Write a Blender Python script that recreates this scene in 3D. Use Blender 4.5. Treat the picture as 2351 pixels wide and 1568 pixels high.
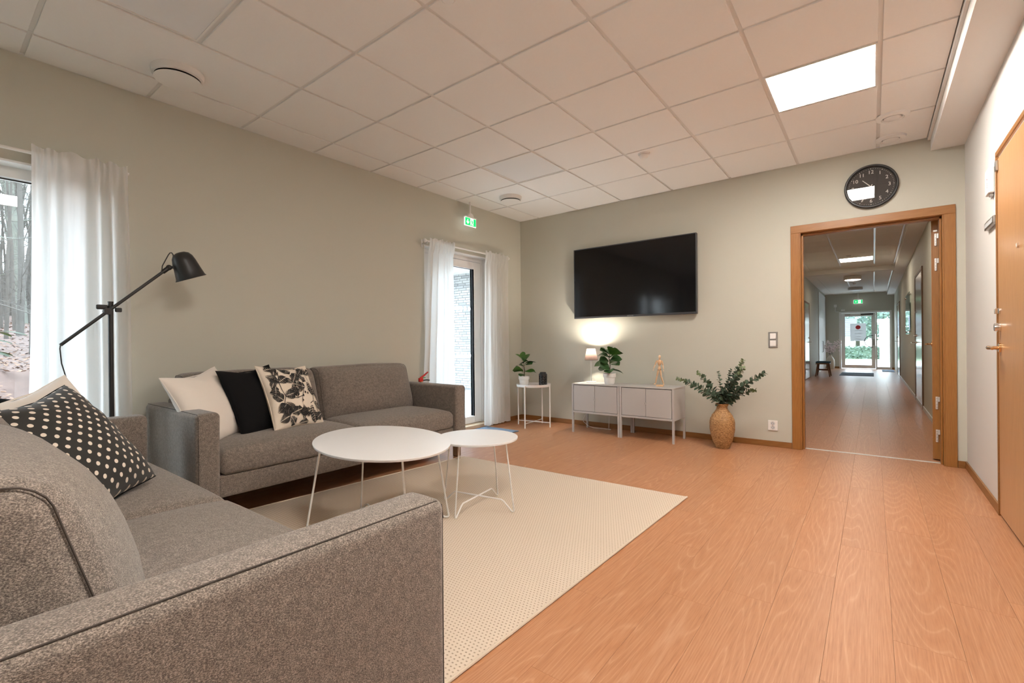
import bpy, bmesh, math, random
from math import sin, cos, pi, radians, sqrt, atan2
from mathutils import Vector, Matrix, Euler, noise

# ---------------------------------------------------------------- scene, camera, light
scene = bpy.context.scene
COL = scene.collection
for o in list(bpy.data.objects):
    bpy.data.objects.remove(o, do_unlink=True)

# camera solved from the 600 mm ceiling grid, wall corners and door casing (image taken as 2351 x 1568)
IMG_W, IMG_H = 2351.0, 1568.0
YAW, PITCH, ROLL = -0.66666, -0.00088, -0.00920
FPX, SX, SY = 1077.76, -18.53, 4.51
CAM = Vector((3.8735, -5.3165, 1.0544))
_f = Vector((sin(YAW) * cos(PITCH), cos(YAW) * cos(PITCH), sin(PITCH)))
_r0 = Vector((cos(YAW), -sin(YAW), 0)); _u0 = _r0.cross(_f)
_r = _r0 * cos(ROLL) + _u0 * sin(ROLL); _u = -_r0 * sin(ROLL) + _u0 * cos(ROLL)
cd = bpy.data.cameras.new('camera'); cam = bpy.data.objects.new('camera', cd); COL.objects.link(cam)
cam.matrix_world = Matrix(((_r.x, _u.x, -_f.x, CAM.x), (_r.y, _u.y, -_f.y, CAM.y), (_r.z, _u.z, -_f.z, CAM.z), (0, 0, 0, 1)))
cd.sensor_width = 36.0; cd.sensor_fit = 'HORIZONTAL'; cd.lens = FPX / IMG_W * 36.0
cd.shift_x = -SX / IMG_W; cd.shift_y = SY / IMG_W
cd.clip_start = 0.02; cd.clip_end = 300
scene.camera = cam

vs = scene.view_settings
vs.view_transform = 'Standard'; vs.look = 'None'; vs.gamma = 1.0; vs.use_curve_mapping = False
vs.exposure = 0.24
PANEL_W = 55.0           # radiance of the lit ceiling panels
SKY_W = 9.0             # overcast daylight

wd = bpy.data.worlds.new('overcast_sky'); scene.world = wd; wd.use_nodes = True
nt = wd.node_tree; nt.nodes.clear()
wo = nt.nodes.new('ShaderNodeOutputWorld'); bg = nt.nodes.new('ShaderNodeBackground')
tc = nt.nodes.new('ShaderNodeTexCoord'); sp = nt.nodes.new('ShaderNodeSeparateXYZ'); rp = nt.nodes.new('ShaderNodeValToRGB')
nt.links.new(tc.outputs['Generated'], sp.inputs[0]); nt.links.new(sp.outputs['Z'], rp.inputs[0])
rp.color_ramp.elements[0].position = 0.0; rp.color_ramp.elements[0].color = (0.86, 0.93, 1.0, 1)
rp.color_ramp.elements[1].position = 0.6; rp.color_ramp.elements[1].color = (0.68, 0.84, 1.0, 1)
nt.links.new(rp.outputs[0], bg.inputs['Color']); bg.inputs['Strength'].default_value = SKY_W
nt.links.new(bg.outputs[0], wo.inputs[0])

H = 2.746; W = 4.467; YR = -7.2     # ceiling height, room width, rear wall
RND = random.Random(7)

# ---------------------------------------------------------------- materials
MATS = {}
def nodes_of(name):
    m = bpy.data.materials.new(name); m.use_nodes = True
    n = m.node_tree.nodes; l = m.node_tree.links
    b = n['Principled BSDF']
    MATS[name] = m
    return m, n, l, b
def pm(name, col, rough=0.5, metal=0.0, spec=0.5, bump=None, var=None, emit=None, coat=0.0, sheen=0.0, trans=0.0):
    m, n, l, b = nodes_of(name)
    b.inputs['Base Color'].default_value = (*col, 1); b.inputs['Roughness'].default_value = rough
    b.inputs['Metallic'].default_value = metal; b.inputs['Specular IOR Level'].default_value = spec
    b.inputs['Coat Weight'].default_value = coat; b.inputs['Sheen Weight'].default_value = sheen
    t = None
    if bump or var:
        t = n.new('ShaderNodeTexCoord')
    if var:      # (scale, amount): gentle colour variation
        nz = n.new('ShaderNodeTexNoise'); nz.inputs['Scale'].default_value = var[0]; nz.inputs['Detail'].default_value = 4
        l.new(t.outputs['Object'], nz.inputs['Vector'])
        mx = n.new('ShaderNodeMix'); mx.data_type = 'RGBA'
        mx.inputs[6].default_value = (*[c * (1 - var[1]) for c in col], 1); mx.inputs[7].default_value = (*[min(1, c * (1 + var[1])) for c in col], 1)
        l.new(nz.outputs['Fac'], mx.inputs[0]); l.new(mx.outputs[2], b.inputs['Base Color'])
    if bump:     # (scale, strength)
        nz = n.new('ShaderNodeTexNoise'); nz.inputs['Scale'].default_value = bump[0]; nz.inputs['Detail'].default_value = 3
        l.new(t.outputs['Object'], nz.inputs['Vector'])
        bp = n.new('ShaderNodeBump'); bp.inputs['Strength'].default_value = bump[1]; bp.inputs['Distance'].default_value = 0.002
        l.new(nz.outputs['Fac'], bp.inputs['Height']); l.new(bp.outputs[0], b.inputs['Normal'])
    if emit:
        b.inputs['Emission Color'].default_value = (*emit[0], 1); b.inputs['Emission Strength'].default_value = emit[1]
    return m
def math_node(n, l, op, a, bb=None):
    x = n.new('ShaderNodeMath'); x.operation = op
    for i, v in enumerate((a, bb)):
        if v is None: continue
        if isinstance(v, (int, float)): x.inputs[i].default_value = v
        else: l.new(v, x.inputs[i])
    return x.outputs[0]

pm('wall_paint', (0.54, 0.53, 0.455), 0.62, bump=(380, 0.10), spec=0.35)
pm('white_wall', (0.67, 0.655, 0.625), 0.6, bump=(300, 0.08), spec=0.35)
pm('ceiling_tile', (0.86, 0.845, 0.82), 0.9, bump=(420, 0.18), spec=0.2, var=(60, 0.015))
pm('grid_metal', (0.74, 0.72, 0.69), 0.5)
pm('gypsum', (0.80, 0.78, 0.75), 0.7)
pm('white_paint', (0.80, 0.79, 0.77), 0.35)
pm('white_metal', (0.82, 0.80, 0.77), 0.32)
pm('white_plastic', (0.83, 0.81, 0.78), 0.35)
pm('table_white', (0.78, 0.765, 0.75), 0.38)
pm('plywood_edge', (0.62, 0.47, 0.32), 0.5)
pm('cab_grey', (0.47, 0.45, 0.43), 0.45, bump=(900, 0.06))
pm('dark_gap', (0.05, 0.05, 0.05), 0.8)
pm('black_metal', (0.018, 0.018, 0.018), 0.42)
pm('black_plastic', (0.02, 0.02, 0.02), 0.4)
pm('tv_frame', (0.06, 0.062, 0.068), 0.35, metal=0.3)
pm('tv_screen', (0.004, 0.004, 0.005), 0.10, spec=0.45)
pm('chrome', (0.72, 0.70, 0.67), 0.16, metal=1.0)
pm('steel', (0.45, 0.44, 0.42), 0.32, metal=1.0)
pm('hinge_steel', (0.75, 0.72, 0.68), 0.38, metal=0.55)
pm('brass', (0.80, 0.52, 0.28), 0.18, metal=1.0)
pm('rubber', (0.03, 0.03, 0.03), 0.7)
pm('red_paint', (0.55, 0.02, 0.015), 0.3)
pm('green_plastic', (0.02, 0.35, 0.03), 0.4)
pm('soil', (0.03, 0.022, 0.015), 0.9, bump=(90, 0.6))
pm('pot_white', (0.82, 0.80, 0.77), 0.42)
pm('stem_brown', (0.10, 0.07, 0.04), 0.7)
pm('stem_green', (0.13, 0.17, 0.08), 0.6)
pm('leaf_green', (0.055, 0.145, 0.022), 0.42, var=(25, 0.45))
pm('leaf_dark', (0.030, 0.085, 0.022), 0.42, var=(25, 0.35))
pm('leaf_light', (0.10, 0.20, 0.03), 0.45, var=(25, 0.3))
pm('eucalyptus', (0.085, 0.135, 0.085), 0.55, var=(18, 0.45))
pm('eucalyptus_tip', (0.20, 0.26, 0.13), 0.55, var=(18, 0.3))
pm('mannequin', (0.68, 0.43, 0.24), 0.45, var=(30, 0.12))
pm('mannequin_light', (0.78, 0.56, 0.36), 0.45)
pm('lantern', (0.012, 0.011, 0.011), 0.45)
pm('clock_face', (0.028, 0.027, 0.026), 0.7)
pm('clock_white', (0.80, 0.80, 0.78), 0.5)
pm('piping', (0.06, 0.048, 0.04), 0.85)
pm('black_fabric', (0.007, 0.007, 0.0075), 0.9, bump=(700, 0.3), spec=0.15)
pm('white_linen', (0.80, 0.735, 0.66), 0.85, bump=(600, 0.25), sheen=0.2)
pm('cream_print', (0.78, 0.68, 0.56), 0.85, bump=(700, 0.2))
pm('print_ink', (0.02, 0.018, 0.016), 0.85)
pm('doormat', (0.16, 0.21, 0.28), 0.95, bump=(300, 1.0), var=(120, 0.4))
pm('entry_mat', (0.20, 0.27, 0.36), 0.95, bump=(200, 0.8), var=(90, 0.2))
pm('navy_cushion', (0.045, 0.10, 0.15), 0.9, bump=(300, 0.4))
pm('walnut', (0.17, 0.085, 0.045), 0.45, var=(14, 0.3))
pm('ceramic_cream', (0.66, 0.60, 0.50), 0.6, bump=(120, 0.2))
pm('blossom', (0.85, 0.70, 0.70), 0.7, var=(20, 0.25))
pm('twig', (0.09, 0.065, 0.05), 0.8)
pm('grey_alu', (0.62, 0.62, 0.60), 0.4, metal=0.3)
pm('brown_edge', (0.16, 0.085, 0.045), 0.5)
pm('seal_grey', (0.45, 0.46, 0.46), 0.6)
pm('shadow_gap', (0.02, 0.02, 0.02), 0.9)
pm('paper_grey', (0.62, 0.64, 0.66), 0.7)
pm('paper_red', (0.72, 0.05, 0.06), 0.6)
pm('brick_white', (0.40, 0.40, 0.40), 0.85, bump=(80, 0.5))
pm('mortar', (0.24, 0.24, 0.24), 0.95, bump=(150, 0.5))
pm('bark', (0.10, 0.09, 0.08), 0.9, spec=0.1, bump=(14, 1.0), var=(3, 0.35))
pm('bark_pale', (0.16, 0.165, 0.14), 0.9, spec=0.1, bump=(14, 1.0), var=(2.5, 0.4))
pm('leaf_litter', (0.125, 0.078, 0.062), 0.95, bump=(6, 1.0), var=(4, 0.6))
pm('dry_leaf', (0.19, 0.10, 0.06), 0.9, var=(1.5, 0.5))
pm('paving', (0.58, 0.57, 0.55), 0.9, var=(2, 0.08))
pm('lawn', (0.34, 0.44, 0.24), 0.95, bump=(8, 1.0), var=(3, 0.25))
pm('hedge_green', (0.17, 0.24, 0.19), 0.9, var=(6, 0.4))
pm('tree_green', (0.21, 0.29, 0.25), 0.9, var=(3, 0.5))
pm('roof_slate', (0.12, 0.12, 0.135), 0.8)
pm('render_white', (0.72, 0.71, 0.69), 0.9)
pm('exterior_grey', (0.45, 0.45, 0.44), 0.9)
pm('panel_on', (1, 1, 1), 0.5, emit=((1.0, 0.93, 0.86), PANEL_W))
pm('panel_off', (0.80, 0.81, 0.82), 0.4)
pm('corridor_panel_on', (1, 1, 1), 0.5, emit=((1.0, 0.88, 0.74), 18.0))
pm('corridor_lamp_on', (1, 1, 1), 0.5, emit=((1.0, 0.84, 0.68), 26.0))
pm('exit_green', (0.0, 0.45, 0.12), 0.4, emit=((0.0, 0.80, 0.20), 0.75))
pm('exit_white', (0.85, 0.85, 0.85), 0.4, emit=((0.9, 1.0, 0.95), 0.75))
pm('bulb', (1, 1, 1), 0.5, emit=((1.0, 0.90, 0.76), 2000.0))

# thin architectural glass
def glass(name, tint=(1, 1, 1), k=1.0):
    m = bpy.data.materials.new(name); m.use_nodes = True; MATS[name] = m
    n = m.node_tree.nodes; l = m.node_tree.links; n.clear()
    o = n.new('ShaderNodeOutputMaterial'); mx = n.new('ShaderNodeMixShader'); t = n.new('ShaderNodeBsdfTransparent'); g = n.new('ShaderNodeBsdfGlossy')
    lw = n.new('ShaderNodeLayerWeight'); lw.inputs['Blend'].default_value = 0.5; g.inputs['Roughness'].default_value = 0.0
    fr = math_node(n, l, 'ADD', math_node(n, l, 'MULTIPLY', math_node(n, l, 'POWER', lw.outputs['Facing'], 5.0), 0.96), 0.04)
    t.inputs['Color'].default_value = (*tint, 1)
    l.new(math_node(n, l, 'MULTIPLY', fr, k), mx.inputs[0]); l.new(t.outputs[0], mx.inputs[1]); l.new(g.outputs[0], mx.inputs[2]); l.new(mx.outputs[0], o.inputs[0])
glass('glass', (0.97, 0.99, 0.985)); glass('clock_glass', (1, 1, 1), 1.0); glass('board_glass', (0.90, 0.97, 0.94))

# curtain cloth and lamp shade: diffuse + translucent
def cloth(name, col, tr, mixf, bumps=500):
    m = bpy.data.materials.new(name); m.use_nodes = True; MATS[name] = m
    n = m.node_tree.nodes; l = m.node_tree.links; n.clear()
    o = n.new('ShaderNodeOutputMaterial'); mx = n.new('ShaderNodeMixShader'); d = n.new('ShaderNodeBsdfDiffuse'); t = n.new('ShaderNodeBsdfTranslucent')
    d.inputs['Color'].default_value = (*col, 1); t.inputs['Color'].default_value = (*tr, 1); mx.inputs[0].default_value = mixf
    tcn = n.new('ShaderNodeTexCoord'); nz = n.new('ShaderNodeTexNoise'); nz.inputs['Scale'].default_value = bumps; l.new(tcn.outputs['Object'], nz.inputs['Vector'])
    bp = n.new('ShaderNodeBump'); bp.inputs['Strength'].default_value = 0.15; bp.inputs['Distance'].default_value = 0.001; l.new(nz.outputs['Fac'], bp.inputs['Height']); l.new(bp.outputs[0], d.inputs['Normal'])
    l.new(d.outputs[0], mx.inputs[1]); l.new(t.outputs[0], mx.inputs[2]); l.new(mx.outputs[0], o.inputs[0])
cloth('curtain_cloth', (0.84, 0.82, 0.78), (0.88, 0.88, 0.87), 0.55)
cloth('frost_dot', (0.8, 0.8, 0.8), (0.85, 0.86, 0.88), 0.75); cloth('paper', (0.82, 0.82, 0.82), (0.5, 0.5, 0.5), 0.5)
cloth('shade_cloth', (0.06, 0.05, 0.05), (0.045, 0.030, 0.025), 0.5)

# melange upholstery
def upholstery():
    m, n, l, b = nodes_of('upholstery')
    t = n.new('ShaderNodeTexCoord'); mp = n.new('ShaderNodeMapping'); mp.inputs['Scale'].default_value = (1, 1, 1.7); mp.inputs['Rotation'].default_value = (0.2, 0.35, 0.5)
    l.new(t.outputs['Object'], mp.inputs[0])
    n1 = n.new('ShaderNodeTexNoise'); n1.inputs['Scale'].default_value = 330; n1.inputs['Detail'].default_value = 2; n1.inputs['Roughness'].default_value = 0.65
    n2 = n.new('ShaderNodeTexNoise'); n2.inputs['Scale'].default_value = 60; n2.inputs['Detail'].default_value = 3
    l.new(mp.outputs[0], n1.inputs['Vector']); l.new(t.outputs['Object'], n2.inputs['Vector'])
    f = math_node(n, l, 'ADD', math_node(n, l, 'MULTIPLY', n1.outputs['Fac'], 0.82), math_node(n, l, 'MULTIPLY', n2.outputs['Fac'], 0.18))
    r = n.new('ShaderNodeValToRGB'); e = r.color_ramp.elements
    e[0].position = 0.34; e[0].color = (0.070, 0.056, 0.046, 1); e[1].position = 0.66; e[1].color = (0.40, 0.335, 0.28, 1)
    x = r.color_ramp.elements.new(0.5); x.color = (0.178, 0.148, 0.124, 1)
    l.new(f, r.inputs[0]); l.new(r.outputs[0], b.inputs['Base Color'])
    b.inputs['Roughness'].default_value = 0.9; b.inputs['Sheen Weight'].default_value = 0.25; b.inputs['Specular IOR Level'].default_value = 0.2
    bp = n.new('ShaderNodeBump'); bp.inputs['Strength'].default_value = 0.55; bp.inputs['Distance'].default_value = 0.003
    l.new(n1.outputs['Fac'], bp.inputs['Height']); l.new(bp.outputs[0], b.inputs['Normal'])
upholstery()

# wood: grain runs along local axis ax
def wood(name, dark, mid, light, rough=0.45, ax=1, ring=9.0, lines=0.0, coat=0.0, per_object=True, wobble=1.2, tone=0.16, fig=0.2, stretch=0.12):
    m, n, l, b = nodes_of(name)
    t = n.new('ShaderNodeTexCoord'); oi = n.new('ShaderNodeObjectInfo')
    add = n.new('ShaderNodeVectorMath'); add.operation = 'ADD'; l.new(t.outputs['Object'], add.inputs[0])
    if per_object:
        cmb = n.new('ShaderNodeCombineXYZ')
        for i, k in enumerate((37.0, 91.0, 13.0)): l.new(math_node(n, l, 'MULTIPLY', oi.outputs['Random'], k), cmb.inputs[i])
        l.new(cmb.outputs[0], add.inputs[1])
    sc = [1.0, 1.0, 1.0]; sc[ax] = stretch
    mp = n.new('ShaderNodeMapping'); mp.inputs['Scale'].default_value = sc; l.new(add.outputs[0], mp.inputs[0])
    big = n.new('ShaderNodeTexNoise'); big.inputs['Scale'].default_value = 5.0; big.inputs['Detail'].default_value = 1.0; big.inputs['Distortion'].default_value = 0.15; l.new(mp.outputs[0], big.inputs['Vector'])
    sep = n.new('ShaderNodeSeparateXYZ'); l.new(mp.outputs[0], sep.inputs[0])
    cross = sep.outputs[0] if ax != 0 else sep.outputs[1]
    # contour lines of a stretched noise field give the cathedral figure
    fld = math_node(n, l, 'ADD', math_node(n, l, 'MULTIPLY', big.outputs['Fac'], ring * wobble), math_node(n, l, 'MULTIPLY', cross, ring * 0.9))
    saw = math_node(n, l, 'FRACT', math_node(n, l, 'MULTIPLY', fld, 3.6))
    tri = math_node(n, l, 'ABSOLUTE', math_node(n, l, 'SUBTRACT', saw, 0.5))
    sc2 = [70.0, 70.0, 70.0]; sc2[ax] = 3.0
    mp2 = n.new('ShaderNodeMapping'); mp2.inputs['Scale'].default_value = sc2; l.new(add.outputs[0], mp2.inputs[0])
    fine = n.new('ShaderNodeTexNoise'); fine.inputs['Scale'].default_value = 3.0; fine.inputs['Detail'].default_value = 4; l.new(mp2.outputs[0], fine.inputs['Vector'])
    f = math_node(n, l, 'ADD', math_node(n, l, 'MULTIPLY', fine.outputs['Fac'], 0.75), math_node(n, l, 'ADD', math_node(n, l, 'MULTIPLY', tri, fig), 0.125 - fig * 0.25))
    r = n.new('ShaderNodeValToRGB'); e = r.color_ramp.elements
    e[0].position = 0.25; e[0].color = (*dark, 1); e[1].position = 0.80; e[1].color = (*light, 1); x = e.new(0.5); x.color = (*mid, 1)
    l.new(f, r.inputs[0])
    out = r.outputs[0]
    if lines:
        thin = n.new('ShaderNodeMapRange'); thin.inputs['From Min'].default_value = 0.40; thin.inputs['From Max'].default_value = 0.5; l.new(tri, thin.inputs['Value'])
        msk = math_node(n, l, 'MULTIPLY', math_node(n, l, 'MULTIPLY', thin.outputs[0], fine.outputs['Fac']), lines)
        mx = n.new('ShaderNodeMix'); mx.data_type = 'RGBA'; l.new(msk, mx.inputs[0]); l.new(out, mx.inputs[6]); mx.inputs[7].default_value = (min(1, light[0] * 1.25), min(1, light[1] * 1.45), min(1, light[2] * 1.7), 1)
        out = mx.outputs[2]
    if per_object and tone:
        hs = n.new('ShaderNodeHueSaturation'); l.new(out, hs.inputs['Color'])
        l.new(math_node(n, l, 'ADD', math_node(n, l, 'MULTIPLY', oi.outputs['Random'], tone), 1.0 - tone / 2), hs.inputs['Value'])
        out = hs.outputs[0]
    l.new(out, b.inputs['Base Color']); b.inputs['Roughness'].default_value = rough; b.inputs['Coat Weight'].default_value = coat; b.inputs['Coat Roughness'].default_value = 0.25
    bp = n.new('ShaderNodeBump'); bp.inputs['Strength'].default_value = 0.12; bp.inputs['Distance'].default_value = 0.001
    l.new(fine.outputs['Fac'], bp.inputs['Height']); l.new(bp.outputs[0], b.inputs['Normal'])
wood('floor_oak', (0.355, 0.148, 0.065), (0.445, 0.205, 0.098), (0.515, 0.265, 0.141), 0.34, ax=1, ring=8.0, lines=0.55, tone=0.10, fig=0.22, stretch=0.06)
wood('oak_trim_v', (0.27, 0.110, 0.024), (0.325, 0.138, 0.032), (0.39, 0.175, 0.048), 0.38, ax=2, ring=5.0, tone=0.06)
wood('oak_trim_h', (0.27, 0.110, 0.024), (0.325, 0.138, 0.032), (0.39, 0.175, 0.048), 0.38, ax=0, ring=5.0, tone=0.06)
wood('oak_trim_y', (0.20, 0.080, 0.018), (0.27, 0.115, 0.030), (0.34, 0.16, 0.05), 0.4, ax=1, ring=5.0, tone=0.06)
wood('baseboard_h', (0.20, 0.080, 0.018), (0.27, 0.115, 0.030), (0.34, 0.16, 0.05), 0.4, ax=0, ring=5.0, tone=0.06)
wood('door_veneer', (0.42, 0.21, 0.085), (0.50, 0.265, 0.115), (0.57, 0.32, 0.15), 0.30, ax=2, ring=3.0, tone=0.04, coat=0.15)
wood('corridor_door', (0.30, 0.22, 0.16), (0.38, 0.30, 0.23), (0.45, 0.37, 0.30), 0.16, ax=2, ring=3.0, tone=0.04, coat=0.5)

# rug: flat-woven with rows of small dark openings
def rug_mat():
    m, n, l, b = nodes_of('rug_weave')
    t = n.new('ShaderNodeTexCoord'); sep = n.new('ShaderNodeSeparateXYZ'); l.new(t.outputs['Object'], sep.inputs[0])
    u = math_node(n, l, 'MULTIPLY', sep.outputs[0], 62.0); v = math_node(n, l, 'MULTIPLY', sep.outputs[1], 62.0)
    row = math_node(n, l, 'FLOOR', v)
    us = math_node(n, l, 'ADD', u, math_node(n, l, 'MULTIPLY', math_node(n, l, 'FRACT', math_node(n, l, 'MULTIPLY', row, 0.5)), 1.0))
    fu = math_node(n, l, 'ABSOLUTE', math_node(n, l, 'SUBTRACT', math_node(n, l, 'FRACT', us), 0.5))
    fv = math_node(n, l, 'ABSOLUTE', math_node(n, l, 'SUBTRACT', math_node(n, l, 'FRACT', v), 0.5))
    su = n.new('ShaderNodeMapRange'); su.interpolation_type = 'SMOOTHSTEP'; su.inputs['From Min'].default_value = 0.25; su.inputs['From Max'].default_value = 0.14; l.new(fu, su.inputs['Value'])
    sv = n.new('ShaderNodeMapRange'); sv.interpolation_type = 'SMOOTHSTEP'; sv.inputs['From Min'].default_value = 0.22; sv.inputs['From Max'].default_value = 0.08; l.new(fv, sv.inputs['Value'])
    hole = math_node(n, l, 'MULTIPLY', su.outputs[0], sv.outputs[0])
    nz = n.new('ShaderNodeTexNoise'); nz.inputs['Scale'].default_value = 220; l.new(t.outputs['Object'], nz.inputs['Vector'])
    mx = n.new('ShaderNodeMix'); mx.data_type = 'RGBA'; mx.inputs[6].default_value = (0.63, 0.525, 0.415, 1); mx.inputs[7].default_value = (0.30, 0.225, 0.155, 1)
    fac = math_node(n, l, 'MULTIPLY', hole, math_node(n, l, 'ADD', nz.outputs['Fac'], 0.25))
    l.new(fac, mx.inputs[0]); l.new(mx.outputs[2], b.inputs['Base Color']); b.inputs['Roughness'].default_value = 0.95; b.inputs['Specular IOR Level'].default_value = 0.15
    bp = n.new('ShaderNodeBump'); bp.inputs['Strength'].default_value = 0.6; bp.inputs['Distance'].default_value = 0.003
    hgt = math_node(n, l, 'SUBTRACT', math_node(n, l, 'MULTIPLY', nz.outputs['Fac'], 0.3), hole); l.new(hgt, bp.inputs['Height']); l.new(bp.outputs[0], b.inputs['Normal'])
rug_mat()
pm('rug_binding', (0.62, 0.52, 0.40), 0.9, bump=(500, 0.5))

# polka dots in UV space
def polka():
    m, n, l, b = nodes_of('polka_fabric')
    t = n.new('ShaderNodeUVMap'); sep = n.new('ShaderNodeSeparateXYZ'); l.new(t.outputs[0], sep.inputs[0])
    N = 9.5
    u = math_node(n, l, 'MULTIPLY', sep.outputs[0], N); v = math_node(n, l, 'MULTIPLY', sep.outputs[1], N)
    def dots(ou, ov):
        a = math_node(n, l, 'SUBTRACT', math_node(n, l, 'FRACT', math_node(n, l, 'ADD', u, ou)), 0.5); c = math_node(n, l, 'SUBTRACT', math_node(n, l, 'FRACT', math_node(n, l, 'ADD', v, ov)), 0.5)
        d = math_node(n, l, 'SQRT', math_node(n, l, 'ADD', math_node(n, l, 'MULTIPLY', a, a), math_node(n, l, 'MULTIPLY', c, c)))
        mr = n.new('ShaderNodeMapRange'); mr.inputs['From Min'].default_value = 0.165; mr.inputs['From Max'].default_value = 0.145; l.new(d, mr.inputs['Value'])
        return mr.outputs[0]
    f = math_node(n, l, 'MAXIMUM', dots(0, 0), dots(0.5, 0.5))
    mx = n.new('ShaderNodeMix'); mx.data_type = 'RGBA'; mx.inputs[6].default_value = (0.022, 0.021, 0.018, 1); mx.inputs[7].default_value = (0.74, 0.65, 0.55, 1)
    l.new(f, mx.inputs[0]); l.new(mx.outputs[2], b.inputs['Base Color']); b.inputs['Roughness'].default_value = 0.85
    b.inputs['Sheen Weight'].default_value = 0.15
polka()

# wicker
def wicker():
    m, n, l, b = nodes_of('wicker')
    t = n.new('ShaderNodeTexCoord'); mp = n.new('ShaderNodeMapping'); mp.inputs['Scale'].default_value = (60, 60, 190); l.new(t.outputs['Object'], mp.inputs[0])
    nz = n.new('ShaderNodeTexNoise'); nz.inputs['Scale'].default_value = 1.0; nz.inputs['Detail'].default_value = 3; l.new(mp.outputs[0], nz.inputs['Vector'])
    r = n.new('ShaderNodeValToRGB'); e = r.color_ramp.elements; e[0].position = 0.3; e[0].color = (0.20, 0.088, 0.026, 1); e[1].position = 0.7; e[1].color = (0.60, 0.35, 0.15, 1)
    l.new(nz.outputs['Fac'], r.inputs[0]); l.new(r.outputs[0], b.inputs['Base Color']); b.inputs['Roughness'].default_value = 0.6
wicker()

# ---------------------------------------------------------------- mesh helpers
class Geo:
    def __init__(s): s.v = []; s.f = []; s.uv = None; s.flatish = False
    def add(s, vs_, fs):
        k = len(s.v); s.v += [tuple(p) for p in vs_]; s.f += [tuple(i + k for i in f) for f in fs]; return s
    def box(s, lo, hi):
        x0, y0, z0 = lo; x1, y1, z1 = hi
        return s.add([(x0, y0, z0), (x1, y0, z0), (x1, y1, z0), (x0, y1, z0), (x0, y0, z1), (x1, y0, z1), (x1, y1, z1), (x0, y1, z1)],
                     [(0, 3, 2, 1), (4, 5, 6, 7), (0, 1, 5, 4), (1, 2, 6, 5), (2, 3, 7, 6), (3, 0, 4, 7)])
    def rbox(s, lo, hi, r, seg=1, n=(1, 1, 1), fn=None):
        """box with rounded edges; n inner divisions per axis; fn deforms (point, unit coords)"""
        if not fn: s.flatish = True
        c = [(a + b) / 2 for a, b in zip(lo, hi)]; h = [(b - a) / 2 for a, b in zip(lo, hi)]
        ax = []
        for i in range(3):
            rr = min(r, h[i] * 0.999); lst = [-h[i] + rr * k / seg for k in range(seg)]
            m = n[i]; lst += [-(h[i] - rr) + 2 * (h[i] - rr) * k / m for k in range(m + 1)]
            lst += [h[i] - rr + rr * (k + 1) / seg for k in range(seg)]; ax.append(lst)
        idx = {}; base = len(s.v); L = [len(a) for a in ax]
        def vid(i, j, k):
            key = (i, j, k)
            if key not in idx:
                p = (ax[0][i], ax[1][j], ax[2][k]); q = []
                for t in range(3):
                    rr = min(r, h[t] * 0.999); q.append(max(-(h[t] - rr), min(h[t] - rr, p[t])))
                d = Vector(p) - Vector(q)
                if d.length > 1e-9: d = d.normalized() * r
                w_ = Vector(q) + d
                if fn: w_ = fn(w_, (p[0] / h[0], p[1] / h[1], p[2] / h[2]))
                idx[key] = len(s.v); s.v.append((w_[0] + c[0], w_[1] + c[1], w_[2] + c[2]))
            return idx[key]
        for a, b, o in ((0, 1, 2), (1, 2, 0), (2, 0, 1)):
            for side in (0, L[o] - 1):
                for i in range(L[a] - 1):
                    for j in range(L[b] - 1):
                        def mk(ii, jj):
                            t = [0, 0, 0]; t[a] = ii; t[b] = jj; t[o] = side; return vid(*t)
                        q = (mk(i, j), mk(i + 1, j), mk(i + 1, j + 1), mk(i, j + 1))
                        s.f.append(q if side else q[::-1])
        return s
    def tube(s, pts, r, n=8, caps=True, closed=False):
        P_ = [Vector(p) for p in pts]; m = len(P_); rs = r if hasattr(r, '__len__') else [r] * m
        rings = []; up = None
        for i in range(m):
            a = P_[(i - 1) % m] if (i > 0 or closed) else P_[i]; b = P_[(i + 1) % m] if (i < m - 1 or closed) else P_[i]
            t = (b - a).normalized() if (b - a).length > 1e-9 else Vector((0, 0, 1))
            if up is None:
                up = Vector((0, 0, 1)) if abs(t.z) < 0.9 else Vector((1, 0, 0))
            x = up - t * up.dot(t)
            if x.length < 1e-6: x = t.orthogonal()
            x.normalize(); up = x; y = t.cross(x)
            rings.append([P_[i] + (x * cos(2 * pi * k / n) + y * sin(2 * pi * k / n)) * rs[i] for k in range(n)])
        base = len(s.v)
        for rg in rings: s.v += [tuple(p) for p in rg]
        for i in range(m if closed else m - 1):
            for k in range(n):
                a0 = base + i * n; b0 = base + ((i + 1) % m) * n
                s.f.append((a0 + k, a0 + (k + 1) % n, b0 + (k + 1) % n, b0 + k))
        if caps and not closed:
            s.f.append(tuple(base + k for k in range(n))[::-1]); s.f.append(tuple(base + (m - 1) * n + k for k in range(n)))
        return s
    def cyl(s, p0, p1, r, n=16, r2=None): return s.tube([p0, p1], [r, r if r2 is None else r2], n)
    def lathe(s, prof, c=(0, 0, 0), n=24, fn=None, close=True):
        """prof: (radius, z) pairs from bottom to top"""
        base = len(s.v); m = len(prof)
        for i, (r, z) in enumerate(prof):
            for k in range(n):
                a = 2 * pi * k / n; rr = r + (fn(a, z, i, k) if fn else 0)
                s.v.append((c[0] + rr * cos(a), c[1] + rr * sin(a), c[2] + z))
        for i in range(m - 1):
            for k in range(n):
                s.f.append((base + i * n + k, base + i * n + (k + 1) % n, base + (i + 1) * n + (k + 1) % n, base + (i + 1) * n + k))
        if close:
            if prof[0][0] > 1e-6: s.f.append(tuple(base + k for k in range(n))[::-1])
            if prof[-1][0] > 1e-6: s.f.append(tuple(base + (m - 1) * n + k for k in range(n)))
        return s
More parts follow.
